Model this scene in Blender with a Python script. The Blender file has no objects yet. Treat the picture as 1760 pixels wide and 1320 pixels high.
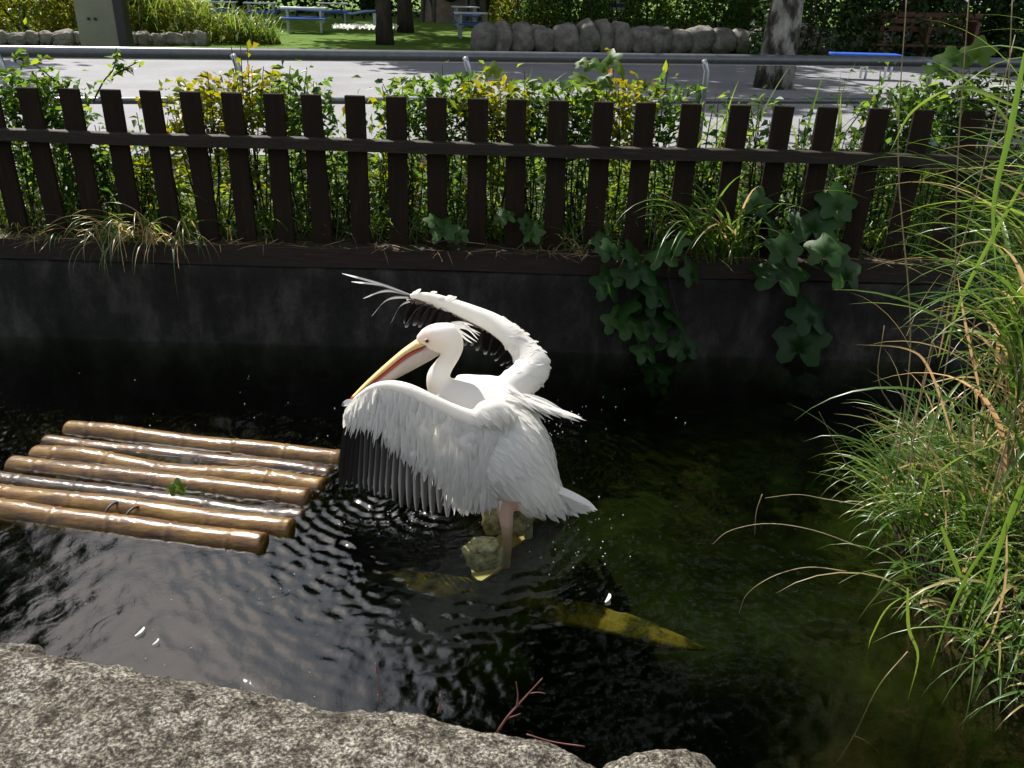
import bpy, bmesh, math, random
import numpy as np
from mathutils import Vector, noise as mnoise

random.seed(7); RNG = np.random.default_rng(11)
SC = bpy.context.scene
COL = SC.collection

# ------------------------------------------------------------------ camera
F_PX, CAM_H, PITCH, ROLL = 1430.0, 2.08, math.radians(25.5), math.radians(1.6)
_fw = np.array([0, math.cos(PITCH), -math.sin(PITCH)]); _r0 = np.array([1.0, 0, 0]); _u0 = np.cross(_r0, _fw)
_r = _r0*math.cos(ROLL) + _u0*math.sin(ROLL); _u = -_r0*math.sin(ROLL) + _u0*math.cos(ROLL)
_C = np.array([0, 0, CAM_H])
def _ray(x, y): return _fw + _r*(x-880)/F_PX - _u*(y-660)/F_PX
def PY(x, y, Y):
    d = _ray(x, y); return _C + d*Y/d[1]
def PZ(x, y, z):
    d = _ray(x, y); return _C + d*(z-CAM_H)/d[2]
def PXM(p): return float((np.asarray(p)-_C) @ _fw)/F_PX      # metres per photo pixel at p
cam = bpy.data.objects.new('camera', bpy.data.cameras.new('camera')); COL.objects.link(cam)
cam.data.sensor_width = 36; cam.data.lens = F_PX/1760*36; cam.data.clip_start = 0.05; cam.data.clip_end = 1000
from mathutils import Matrix
cam.matrix_world = Matrix(((_r[0], _u[0], -_fw[0], 0), (_r[1], _u[1], -_fw[1], 0), (_r[2], _u[2], -_fw[2], CAM_H), (0, 0, 0, 1)))
SC.camera = cam

# ------------------------------------------------------------------ light
AZ, EL = math.radians(-36), math.radians(51)
SUNV = Vector((math.sin(AZ)*math.cos(EL), math.cos(AZ)*math.cos(EL), math.sin(EL)))
W = bpy.data.worlds.new('World'); SC.world = W; W.use_nodes = True
nt = W.node_tree; nt.nodes.clear()
wo = nt.nodes.new('ShaderNodeOutputWorld'); bg = nt.nodes.new('ShaderNodeBackground')
sky = nt.nodes.new('ShaderNodeTexSky'); sky.sky_type = 'NISHITA'; sky.sun_disc = False
sky.sun_elevation = EL; sky.sun_rotation = AZ; sky.dust_density = 5.0
tc = nt.nodes.new('ShaderNodeTexCoord'); nz = nt.nodes.new('ShaderNodeTexNoise'); nz.inputs['Scale'].default_value = 2.2; nz.inputs['Detail'].default_value = 7
rp = nt.nodes.new('ShaderNodeValToRGB'); rp.color_ramp.elements[0].position = .38; rp.color_ramp.elements[1].position = .62
mx = nt.nodes.new('ShaderNodeMix'); mx.data_type = 'RGBA'; mx.inputs[7].default_value = (10.2, 11.0, 12.2, 1)
nt.links.new(tc.outputs['Generated'], nz.inputs['Vector']); nt.links.new(nz.outputs['Fac'], rp.inputs['Fac'])
nt.links.new(rp.outputs['Color'], mx.inputs[0]); nt.links.new(sky.outputs[0], mx.inputs[6]); nt.links.new(mx.outputs[2], bg.inputs['Color'])
bg.inputs['Strength'].default_value = 0.055; nt.links.new(bg.outputs[0], wo.inputs[0])
sun = bpy.data.objects.new('sun', bpy.data.lights.new('sun', 'SUN')); COL.objects.link(sun)
sun.data.energy = 5.0; sun.data.angle = math.radians(.53); sun.data.color = (1, .96, .90)
sun.rotation_euler = SUNV.to_track_quat('Z', 'Y').to_euler(); sun.location = (-8, 10, 16)
vs = SC.view_settings; vs.view_transform = 'Standard'; vs.look = 'None'; vs.exposure = 0.9; vs.gamma = 1; vs.use_curve_mapping = False
SC.render.engine = 'CYCLES'; SC.cycles.use_denoising = True; SC.cycles.max_bounces = 8; SC.cycles.transparent_max_bounces = 16
SC.cycles.caustics_reflective = False; SC.cycles.caustics_refractive = False; SC.cycles.sample_clamp_indirect = 4

# ------------------------------------------------------------------ materials
def _mat(name):
    m = bpy.data.materials.new(name); m.use_nodes = True; m.node_tree.nodes.clear()
    N = m.node_tree.nodes; out = N.new('ShaderNodeOutputMaterial'); return m, N, m.node_tree.links, out
def ramp(N, stops):
    r = N.new('ShaderNodeValToRGB'); e = r.color_ramp.elements
    while len(e) < len(stops): e.new(.5)
    for i, (p, c) in enumerate(stops): e[i].position = p; e[i].color = (*c, 1)
    return r
def noise(N, L, scale, detail=5, rough=.6, vec=None):
    n = N.new('ShaderNodeTexNoise'); n.inputs['Scale'].default_value = scale; n.inputs['Detail'].default_value = detail; n.inputs['Roughness'].default_value = rough
    t = N.new('ShaderNodeTexCoord')
    if vec:
        mp = N.new('ShaderNodeMapping'); mp.inputs['Scale'].default_value = vec; L.new(t.outputs['Object'], mp.inputs[0]); L.new(mp.outputs[0], n.inputs['Vector'])
    else: L.new(t.outputs['Object'], n.inputs['Vector'])
    return n
def solid(name, stops, scale=8, rough=.7, bump=.3, bscale=40, vec=None, spec=.4, metal=0, dist=.01, coat=0, rstops=None):
    m, N, L, out = _mat(name); b = N.new('ShaderNodeBsdfPrincipled'); L.new(b.outputs[0], out.inputs[0])
    n = noise(N, L, scale, 6, .65, vec); r = ramp(N, stops); L.new(n.outputs['Fac'], r.inputs[0]); L.new(r.outputs[0], b.inputs['Base Color'])
    b.inputs['Roughness'].default_value = rough; b.inputs['Metallic'].default_value = metal; b.inputs['Specular IOR Level'].default_value = spec; b.inputs['Coat Weight'].default_value = coat; b.inputs['Coat Roughness'].default_value = .06
    if rstops:
        rr = ramp(N, [(p, (c, c, c)) for p, c in rstops]); L.new(n.outputs['Fac'], rr.inputs[0]); L.new(rr.outputs[0], b.inputs['Roughness'])
    if bump:
        n2 = noise(N, L, bscale, 6, .7, vec); bp = N.new('ShaderNodeBump'); bp.inputs['Strength'].default_value = bump; bp.inputs['Distance'].default_value = dist
        L.new(n2.outputs['Fac'], bp.inputs['Height']); L.new(bp.outputs[0], b.inputs['Normal'])
        if coat: L.new(bp.outputs[0], b.inputs['Coat Normal'])
    return m
def leafm(name, stops, trans=.45, rough=.45, attr='rnd', spec=.35):
    m, N, L, out = _mat(name); b = N.new('ShaderNodeBsdfPrincipled'); t = N.new('ShaderNodeBsdfTranslucent'); mxs = N.new('ShaderNodeMixShader')
    a = N.new('ShaderNodeAttribute'); a.attribute_name = attr; r = ramp(N, stops); L.new(a.outputs['Fac'], r.inputs[0]); L.new(r.outputs[0], b.inputs['Base Color'])
    h = N.new('ShaderNodeHueSaturation'); h.inputs['Hue'].default_value = .475; h.inputs['Saturation'].default_value = 1.1; h.inputs['Value'].default_value = 2.3; L.new(r.outputs[0], h.inputs['Color']); L.new(h.outputs[0], t.inputs[0])
    b.inputs['Roughness'].default_value = rough; b.inputs['Specular IOR Level'].default_value = spec
    mxs.inputs[0].default_value = trans; L.new(b.outputs[0], mxs.inputs[1]); L.new(t.outputs[0], mxs.inputs[2]); L.new(mxs.outputs[0], out.inputs[0]); return m
def plumage(name, trans=.3, rough=.75, bump=.25, spec=.2, sheen=.1):
    m, N, L, out = _mat(name); b = N.new('ShaderNodeBsdfPrincipled'); t = N.new('ShaderNodeBsdfTranslucent'); mxs = N.new('ShaderNodeMixShader')
    a = N.new('ShaderNodeAttribute'); a.attribute_name = 'Col'; L.new(a.outputs['Color'], b.inputs['Base Color']); L.new(a.outputs['Color'], t.inputs[0])
    b.inputs['Roughness'].default_value = rough; b.inputs['Specular IOR Level'].default_value = spec; b.inputs['Sheen Weight'].default_value = sheen
    n = noise(N, L, 70, 5, .7, (1, 1, 1)); bp = N.new('ShaderNodeBump'); bp.inputs['Strength'].default_value = bump; bp.inputs['Distance'].default_value = .006
    L.new(n.outputs['Fac'], bp.inputs['Height']); L.new(bp.outputs[0], b.inputs['Normal'])
    mxs.inputs[0].default_value = trans; L.new(b.outputs[0], mxs.inputs[1]); L.new(t.outputs[0], mxs.inputs[2]); L.new(mxs.outputs[0], out.inputs[0]); return m
def flat(name, c, rough=.5, spec=.4, metal=0):
    return solid(name, [(.3, tuple(x*.82 for x in c)), (.7, tuple(min(1, x*1.1) for x in c))], 9, rough, .12, 60, None, spec, metal, .003)

M = {}
M['fence'] = solid('fence_wood', [(.25, (.011, .0068, .0045)), (.6, (.020, .0125, .008)), (.85, (.04, .028, .020))], 6, .8, .6, 30, (6, 6, .6), .12)
M['fence_rail'] = solid('fence_rail_wood', [(.25, (.012, .008, .0055)), (.6, (.026, .0175, .012)), (.85, (.10, .085, .07))], 9, .6, .7, 30, (.6, 6, 6), .25)
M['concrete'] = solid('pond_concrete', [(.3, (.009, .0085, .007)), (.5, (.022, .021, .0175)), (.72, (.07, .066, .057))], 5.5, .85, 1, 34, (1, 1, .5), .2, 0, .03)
M['granite'] = None
M['asphalt'] = solid('asphalt', [(.3, (.17, .17, .18)), (.7, (.23, .23, .24))], 1.2, .85, .4, 180, None, .3)
M['kerb'] = solid('kerb_stone', [(.3, (.45, .45, .44)), (.7, (.6, .6, .58))], 4, .8, .3)
M['soil'] = solid('bed_soil', [(.3, (.02, .016, .011)), (.7, (.06, .045, .03))], 9, .95, 1, 30, None, .1, 0, .03)
M['lawn'] = solid('lawn_turf', [(.25, (.07, .13, .02)), (.55, (.11, .19, .028)), (.8, (.16, .22, .05))], 1.4, .9, 1, 60, None, .1, 0, .04)
M['mud'] = solid('pond_floor', [(.35, (.006, .009, .003)), (.55, (.022, .03, .010)), (.75, (.05, .058, .024))], 3.5, .95, .6, 14, None, .1, 0, .03)
M['algae'] = solid('algae_stone', [(.43, (.012, .013, .004)), (.51, (.06, .05, .008)), (.58, (.20, .14, .025)), (.75, (.30, .21, .05))], 5, .9, .8, 30, None, .1, 0, .02)
M['palestone'] = solid('pale_stone', [(.36, (.10, .08, .035)), (.5, (.40, .34, .19)), (.68, (.66, .58, .40))], 24, .8, 1, 40, None, .3, 0, .02)
M['stone'] = solid('wall_stone', [(.25, (.09, .08, .07)), (.5, (.22, .2, .175)), (.8, (.36, .33, .29))], 5, .9, 1, 18, None, .2, 0, .04)
M['bark'] = solid('tree_bark', [(.40, (.03, .026, .02)), (.48, (.10, .09, .075)), (.53, (.24, .23, .20)), (.66, (.40, .39, .35))], 4.5, .95, 1, 14, (1, 1, .45), .2, 0, .05)
M['darkbark'] = solid('dark_bark', [(.3, (.025, .02, .016)), (.7, (.07, .058, .045))], 7, .95, 1, 20, (1, 1, .3), .1, 0, .03)
M['pipe'] = solid('pipe_steel', [(.3, (.085, .09, .098)), (.7, (.125, .13, .14))], 12, .26, .15, 90, None, .5, .2, .002)
M['postmetal'] = solid('post_steel', [(.3, (.3, .31, .33)), (.7, (.45, .46, .48))], 12, .35, .1, 90, None, .5, .7, .002)
M['pillar'] = solid('pillar_panel', [(.3, (.15, .15, .11)), (.7, (.2, .195, .15))], 2, .6, .15, 40)
M['dark'] = flat('dark_paint', (.02, .02, .021), .5)
M['white'] = flat('white_paint', (.72, .73, .73), .45)
M['blue'] = flat('blue_paint', (.03, .11, .5), .4)
M['paleblue'] = flat('pale_blue_paint', (.25, .42, .6), .45)
M['red'] = flat('red_paint', (.42, .06, .07), .5)
M['navy'] = flat('navy_print', (.02, .03, .16), .5)
M['hut'] = solid('hut_render', [(.3, (.16, .12, .09)), (.7, (.28, .22, .17))], 5, .9, .8, 16, None, .2, 0, .04)
M['thatch'] = solid('hut_thatch', [(.3, (.10, .08, .05)), (.7, (.2, .16, .10))], 12, .95, 1, 40)
M['timber'] = solid('brown_timber', [(.3, (.09, .035, .02)), (.7, (.16, .07, .04))], 8, .7, .4, 30, (.5, 5, 5))
M['twig'] = solid('red_twig', [(.3, (.10, .035, .028)), (.7, (.2, .08, .06))], 30, .7, .3)
M['drystem'] = solid('dry_stem', [(.3, (.17, .12, .06)), (.7, (.36, .29, .17))], 18, .7, .3, 60)
M['plum'] = plumage('white_plumage', .42); M['feather'] = plumage('flight_feather', .22, .6, .12, .12, 0)
M['bill'] = solid('bill_horn', [(.3, (.68, .42, .15)), (.7, (.78, .57, .29))], 14, .38, .12, 60)
M['pouch'] = solid('bill_pouch', [(.3, (.46, .36, .29)), (.7, (.58, .48, .37))], 14, .5, .25, 60, None, .35, 0, .004)
M['billred'] = flat('bill_red', (.55, .05, .03), .35)
M['eye'] = flat('eye_black', (.008, .006, .006), .08, .6)
M['eyering'] = flat('eye_ring', (.72, .55, .38), .5)
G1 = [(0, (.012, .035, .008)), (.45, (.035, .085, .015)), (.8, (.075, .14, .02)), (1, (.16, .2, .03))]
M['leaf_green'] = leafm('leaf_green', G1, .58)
M['leaf_yellow'] = leafm('leaf_yellow', [(0, (.03, .06, .008)), (.4, (.09, .13, .012)), (.75, (.19, .2, .02)), (1, (.26, .15, .04))])
M['leaf_dark'] = leafm('leaf_dark', [(0, (.008, .022, .006)), (.6, (.022, .055, .012)), (1, (.05, .09, .02))], .35)
M['leaf_tree'] = leafm('leaf_tree', [(0, (.01, .025, .006)), (.6, (.025, .055, .012)), (1, (.05, .085, .018))], .3, .6)
M['leaf_vine'] = leafm('leaf_vine', [(0, (.012, .042, .010)), (1, (.035, .09, .016))], .4, .42, 'rnd', .3)
M['blade'] = leafm('grass_blade', [(0, (.03, .075, .012)), (.45, (.07, .14, .025)), (.72, (.13, .19, .04)), (.86, (.26, .22, .09)), (1, (.36, .26, .13))], .4, .34, 'rnd', .5)
M['drylitter'] = leafm('dry_blade', [(0, (.13, .08, .035)), (.6, (.28, .2, .1)), (1, (.42, .34, .2))], .3, .5)
M['flower'] = leafm('white_flower', [(0, (.5, .5, .48)), (1, (.8, .8, .78))], .3)

def granite():
    m, N, L, out = _mat('granite'); b = N.new('ShaderNodeBsdfPrincipled'); L.new(b.outputs[0], out.inputs[0])
    n1 = noise(N, L, 105, 6, .75); n2 = noise(N, L, 4.5, 8, .75); n3 = noise(N, L, 20, 9, .78)
    r1 = ramp(N, [(.40, (.028, .025, .021)), (.475, (.12, .11, .096)), (.53, (.26, .245, .215)), (.61, (.50, .48, .435))]); L.new(n1.outputs['Fac'], r1.inputs[0])
    r2 = ramp(N, [(.34, (.30, .275, .235)), (.5, (.75, .72, .66)), (.66, (1, 1, 1))]); L.new(n2.outputs['Fac'], r2.inputs[0])
    r3 = ramp(N, [(.40, (.14, .125, .10)), (.47, (.6, .58, .54)), (.54, (1, 1, 1)), (.8, (1.2, 1.18, 1.14))]); L.new(n3.outputs['Fac'], r3.inputs[0])
    a = N.new('ShaderNodeMix'); a.data_type = 'RGBA'; a.blend_type = 'MULTIPLY'; a.inputs[0].default_value = 1; L.new(r1.outputs[0], a.inputs[6]); L.new(r2.outputs[0], a.inputs[7])
    c = N.new('ShaderNodeMix'); c.data_type = 'RGBA'; c.blend_type = 'MULTIPLY'; c.inputs[0].default_value = 1; L.new(a.outputs[2], c.inputs[6]); L.new(r3.outputs[0], c.inputs[7])
    L.new(c.outputs[2], b.inputs['Base Color']); b.inputs['Roughness'].default_value = .85; b.inputs['Specular IOR Level'].default_value = .3
    ad = N.new('ShaderNodeMath'); L.new(n3.outputs['Fac'], ad.inputs[0]); L.new(n1.outputs['Fac'], ad.inputs[1])
    bp = N.new('ShaderNodeBump'); bp.inputs['Strength'].default_value = .9; bp.inputs['Distance'].default_value = .008; L.new(ad.outputs[0], bp.inputs['Height']); L.new(bp.outputs[0], b.inputs['Normal'])
    return m
M['granite'] = granite()
M['drop'] = solid('sparkle_drop', [(.3, (.5, .5, .5)), (.7, (.7, .7, .7))], 5, .12, 0, 40, None, .8)  # pale base colour paints the sparkle into the drops
def bamboo():
    m, N, L, out = _mat('wet_bamboo'); b = N.new('ShaderNodeBsdfPrincipled'); L.new(b.outputs[0], out.inputs[0])
    n = noise(N, L, 9, 8, .75, (.5, 2.4, 2.4)); oi = N.new('ShaderNodeObjectInfo')
    ad = N.new('ShaderNodeMath'); ad.operation = 'MULTIPLY_ADD'; ad.inputs[1].default_value = .22; L.new(oi.outputs['Random'], ad.inputs[0]); L.new(n.outputs['Fac'], ad.inputs[2])
    r = ramp(N, [(.50, (.007, .0035, .0015)), (.58, (.035, .014, .003)), (.67, (.095, .042, .005)), (.79, (.15, .085, .012)), (.95, (.25, .165, .04))]); L.new(ad.outputs[0], r.inputs[0]); L.new(r.outputs[0], b.inputs['Base Color'])
    b.inputs['Roughness'].default_value = .55; b.inputs['Specular IOR Level'].default_value = .15; b.inputs['Coat Weight'].default_value = .75; b.inputs['Coat Roughness'].default_value = .055
    n2 = noise(N, L, 42, 5, .65, (.6, 1.6, 1.6)); bp = N.new('ShaderNodeBump'); bp.inputs['Strength'].default_value = .42; bp.inputs['Distance'].default_value = .006
    L.new(n2.outputs['Fac'], bp.inputs['Height']); L.new(bp.outputs[0], b.inputs['Normal']); L.new(bp.outputs[0], b.inputs['Coat Normal']); return m
M['bamboo'] = bamboo()
def water():
    m, N, L, out = _mat('pond_water'); g = N.new('ShaderNodeBsdfGlossy'); t = N.new('ShaderNodeBsdfTransparent'); f = N.new('ShaderNodeFresnel'); mxs = N.new('ShaderNodeMixShader')
    g.inputs['Roughness'].default_value = .035; g.inputs['Color'].default_value = (.97, .98, 1, 1); t.inputs['Color'].default_value = (.86, .88, .80, 1); f.inputs['IOR'].default_value = 1.62
    n = noise(N, L, 34, 4, .6); bp = N.new('ShaderNodeBump'); bp.inputs['Strength'].default_value = .16; bp.inputs['Distance'].default_value = .006
    L.new(n.outputs['Fac'], bp.inputs['Height']); L.new(bp.outputs[0], g.inputs['Normal']); L.new(bp.outputs[0], f.inputs['Normal'])
    va = N.new('ShaderNodeVolumeAbsorption'); va.inputs['Color'].default_value = (.50, .57, .36, 1); va.inputs['Density'].default_value = 3.6; L.new(va.outputs[0], out.inputs['Volume'])
    geo = N.new('ShaderNodeNewGeometry'); sb = N.new('ShaderNodeMath'); sb.operation = 'SUBTRACT'; sb.inputs[0].default_value = 1; L.new(geo.outputs['Backfacing'], sb.inputs[1]); ml = N.new('ShaderNodeMath'); ml.operation = 'MULTIPLY'; L.new(f.outputs[0], ml.inputs[0]); L.new(sb.outputs[0], ml.inputs[1])
    L.new(ml.outputs[0], mxs.inputs[0]); L.new(t.outputs[0], mxs.inputs[1]); L.new(g.outputs[0], mxs.inputs[2]); L.new(mxs.outputs[0], out.inputs[0]); return m
M['water'] = water()

# ------------------------------------------------------------------ helpers
def wl(o):
    v = Vector((0, 0, 0))
    while o is not None: v += o.location; o = o.parent
    return v
def tag(o, label, cat, group=None, kind=None):
    o['label'] = label; o['category'] = cat
    if group: o['group'] = group
    if kind: o['kind'] = kind
    return o
def struct(o): o['kind'] = 'structure'; return o
def thing(name, label, cat, loc, group=None):
    o = bpy.data.objects.new(name, None); COL.objects.link(o); o.location = Vector(loc); o.empty_display_size = .1
    return tag(o, label, cat, group)
def mk(name, V, Fc, mat, parent=None, smooth=True, rnd=None, col=None, origin=None):
    """one mesh object from world-space verts"""
    V = np.asarray(V, dtype=np.float64)
    if parent is not None: off = np.array(wl(parent)); loc = (0, 0, 0)
    else: off = np.array(origin) if origin is not None else np.array([V[:, 0].mean(), V[:, 1].mean(), V[:, 2].min()]); loc = off
    me = bpy.data.meshes.new(name); n = len(V)
    if isinstance(Fc, np.ndarray):
        k = Fc.shape[1]; nf = len(Fc)
        me.vertices.add(n); me.vertices.foreach_set('co', (V-off).astype(np.float32).ravel())
        me.loops.add(nf*k); me.loops.foreach_set('vertex_index', Fc.astype(np.int32).ravel())
        me.polygons.add(nf); me.polygons.foreach_set('loop_start', np.arange(0, nf*k, k, dtype=np.int32)); me.update(calc_edges=True); me.validate()
    else: me.from_pydata((V-off).tolist(), [], Fc); me.update()
    if smooth: me.polygons.foreach_set('use_smooth', [True]*len(me.polygons))
    if rnd is not None: a = me.attributes.new('rnd', 'FLOAT', 'POINT'); a.data.foreach_set('value', np.asarray(rnd, np.float32))
    if col is not None:
        a = me.attributes.new('Col', 'FLOAT_COLOR', 'POINT'); c = np.ones((n, 4), np.float32); c[:, :3] = col; a.data.foreach_set('color', c.ravel())
    me.materials.append(mat)
    o = bpy.data.objects.new(name, me); COL.objects.link(o); o.location = loc
    if parent is not None: o.parent = parent
    return o
def boxv(c, s, rz=0, bev=0.0):
    """bevelled box: verts, faces"""
    bm = bmesh.new(); bmesh.ops.create_cube(bm, size=1)
    for v in bm.verts: v.co = Vector((v.co.x*s[0], v.co.y*s[1], v.co.z*s[2]))
    if bev: bmesh.ops.bevel(bm, geom=bm.edges[:], offset=bev, segments=1, affect='EDGES')
    bm.verts.index_update(); R = Matrix.Rotation(rz, 3, 'Z'); V = [tuple(R @ v.co + Vector(c)) for v in bm.verts]; Fc = [[v.index for v in f.verts] for f in bm.faces]; bm.free(); return V, Fc
def join(parts):
    V, Fc = [], []
    for v, f in parts:
        o = len(V); V += [tuple(x) for x in v]; Fc += [[i+o for i in q] for q in f]
    return V, Fc
def tube(pts, rad, seg=8, lat=1.0, cap=True, axis=None):
    """loft of circles along pts; lat scales the radius along `axis` (default world Y)"""
    pts = [Vector(p) for p in pts]; n = len(pts); V, Fc = [], []
    if not hasattr(rad, '__len__'): rad = [rad]*n
    ref = Vector(axis) if axis is not None else Vector((0, 1, 0))
    for i, p in enumerate(pts):
        t = (pts[min(i+1, n-1)]-pts[max(i-1, 0)]).normalized(); b = ref - t*ref.dot(t)
        if b.length < .15: b = Vector((0, 0, 1)) - t*t.z
        if b.length < .05: b = Vector((1, 0, 0)) - t*t.x
        b.normalize(); nn = t.cross(b)
        for k in range(seg):
            a = 2*math.pi*k/seg; V.append(tuple(p + nn*math.cos(a)*rad[i] + b*math.sin(a)*rad[i]*lat))
    for i in range(n-1):
        for k in range(seg): a = i*seg+k; b2 = i*seg+(k+1) % seg; Fc.append([a, b2, b2+seg, a+seg])
    if cap: Fc.append(list(range(seg))[::-1]); Fc.append([(n-1)*seg+k for k in range(seg)])
    return V, Fc
def spline(pts, n):
    """Catmull-Rom through rows of pts (any dimension)"""
    P = np.asarray(pts, float); P = np.vstack([2*P[0]-P[1], P, 2*P[-1]-P[-2]]); m = len(P)-3; out = []
    for q in np.linspace(0, m, n):
        i = min(int(q), m-1); t = q-i; a, b, c, d = P[i:i+4]
        out.append(.5*(2*b + (c-a)*t + (2*a-5*b+4*c-d)*t*t + (3*b-a-3*c+d)*t**3))
    return np.array(out)
def strip(pts, wid, side, fold=.0, up=(0, 0, 1)):
    """ribbon of 3 columns along pts; side = width direction, fold lifts the midrib"""
    pts = np.asarray(pts, float); n = len(pts); side = np.asarray(side, float); side = side/np.linalg.norm(side); V = []
    for i in range(n):
        t = pts[min(i+1, n-1)]-pts[max(i-1, 0)]; t = t/(np.linalg.norm(t)+1e-9); s = side - t*(side @ t); s = s/(np.linalg.norm(s)+1e-9); nn = np.cross(t, s)
        w = wid[i]; V += [pts[i]-s*w, pts[i]+nn*w*fold, pts[i]+s*w]
    Fc = []
    for i in range(n-1):
        a = i*3; Fc += [[a, a+1, a+4, a+3], [a+1, a+2, a+5, a+4]]
    return np.array(V), np.array(Fc)
class Bag:
    """collects many small sheets into one mesh"""
    def __init__(s): s.V = []; s.F = []; s.R = []; s.C = []; s.n = 0
    def add(s, V, Fc, rnd=0., col=None):
        s.V.append(V); s.F.append(Fc+s.n); s.n += len(V); s.R.append(np.full(len(V), rnd))
        if col is not None: s.C.append(np.broadcast_to(col, (len(V), 3)))
    def build(s, name, mat, parent=None, origin=None):
        return mk(name, np.vstack(s.V), np.vstack(s.F), mat, parent, True, np.concatenate(s.R), np.vstack(s.C) if s.C else None, origin)
def leaves(centres, size, mat, name, parent, rnd=None, aspect=.5, flat=.4, sizevar=.4, kind='stuff', fold=.25):
    """many folded leaf blades, vectorised: 6 verts, 2 quads each"""
    P = np.asarray(centres); n = len(P); d = RNG.normal(size=(n, 3)); d[:, 2] *= flat; d /= np.linalg.norm(d, axis=1)[:, None]
    nn = RNG.normal(size=(n, 3)); nn[:, 2] = np.abs(nn[:, 2])+.6; nn -= d*(nn*d).sum(1)[:, None]; nn /= np.linalg.norm(nn, axis=1)[:, None]; s = np.cross(d, nn)
    L = size*(1+sizevar*RNG.uniform(-1, 1, n))[:, None]; w = L*aspect
    b = P - d*L*.5; tip = P + d*L*.5 - nn*L*.12; m = P + 0*d; ml = P - d*L*.05 + s*w*.5 + nn*w*fold; mr = P - d*L*.05 - s*w*.5 + nn*w*fold
    V = np.stack([b, ml, tip, m, mr], 1).reshape(-1, 3); i = np.arange(n)[:, None]*5
    Fc = np.vstack([i+np.array([[0, 3, 2, 1]]), i+np.array([[0, 4, 2, 3]])])
    if rnd is None: rnd = np.clip(RNG.normal(.5, .25, n), 0, 1)
    o = mk(name, V, Fc, mat, parent, True, np.repeat(rnd, 5))
    if kind: o['kind'] = kind
    return o
def rockmesh(c, s, seed, rough=.25, sub=4, freq=1.2):
    bm = bmesh.new(); bmesh.ops.create_icosphere(bm, subdivisions=sub, radius=1); off = Vector((seed*3.7, seed*1.3, seed*7.1)); V = []
    for v in bm.verts:
        p = v.co; q = Vector([math.copysign(abs(x)**.75, x) for x in p])
        k = 1 + rough*mnoise.noise(p*freq+off) + rough*.4*mnoise.noise(p*freq*3+off) + rough*.15*mnoise.noise(p*freq*8+off)
        V.append((q.x*s[0]*k+c[0], q.y*s[1]*k+c[1], q.z*s[2]*k+c[2]))
    bm.verts.index_update(); Fc = [[v.index for v in f.verts] for f in bm.faces]; bm.free(); return V, Fc
GZ = .6   # ground level behind the pond wall

# ================================================================== the setting
def sheet(name, pts, z, mat):
    return struct(mk(name, [(x, y, z) for x, y in pts], [list(range(len(pts)))], mat, None, False, origin=(0, 0, 0)))
HX, HY0, HY1 = 7.0, .55, 5.1
go = [(-300, -120), (300, -120), (300, 400), (-300, 400)]; gi = [(-HX, HY0), (HX, HY0), (HX, HY1), (-HX, HY1)]
gv = [(x, y, GZ) for x, y in go] + [(x, y, GZ) for x, y in gi] + [(x, y, -1.3) for x, y in gi]
gf = [[i, (i+1) % 4, (i+1) % 4+4, i+4] for i in range(4)] + [[i+4, (i+1) % 4+4, (i+1) % 4+8, i+8] for i in range(4)]
struct(mk('ground', gv, gf, M['lawn'], None, False, origin=(0, 0, 0)))
SL = .221
sheet('planting_bed', [(-40, 5.11), (40, 5.11), (40, 8.25+40*SL), (2, 8.75), (-8, 6.6), (-12, 5.8)], GZ+.004, M['soil'])
sheet('road', [(-90, 8.35-90*SL+8), (-12, 5.9), (2, 8.8), (90, 8.35+90*SL), (90, 19.7+90*.2), (-90, 19.7-90*.2)], GZ+.008, M['asphalt'])
for i in range(-9, 10):
    x0 = i*2.0; pts = []
    V, Fc = boxv((x0+1, 19.78+.2*(x0+1), GZ+.05), (1.98, .16, .14), math.atan(.2), .012)
    if i == -9: kerb = struct(bpy.data.objects.new('kerb', None)); COL.objects.link(kerb); kerb.location = (0, 19.78, GZ)
    mk('kerb_stone', V, Fc, M['kerb'], kerb, False)

# pond floor with a step down towards the near bank
gx = np.linspace(-HX, HX, 141); gy = np.linspace(HY0, HY1, 61); X, Y = np.meshgrid(gx, gy)
la, lb = PZ(640, 985, -.16), PZ(1480, 1152, -.16); lm = (lb[1]-la[1])/(lb[0]-la[0])
D = Y - (la[1] + lm*(X-la[0])); st = 1/(1+np.exp(-D/.05))
Zf = -1.1 + .72*st + .05*np.sin(X*3+Y*2) + .04*np.sin(X*5.3-Y*4.1); Zf -= .35*st/(1+np.exp((X-.25)/.12))
def gridf(nx, ny):
    i = np.arange(nx*ny).reshape(ny, nx); return np.stack([i[:-1, :-1], i[:-1, 1:], i[1:, 1:], i[1:, :-1]], -1).reshape(-1, 4)
struct(mk('pond_floor', np.stack([X, Y, Zf], -1).reshape(-1, 3), gridf(141, 61), M['mud'], None, True, origin=(0, 0, 0)))

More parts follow.
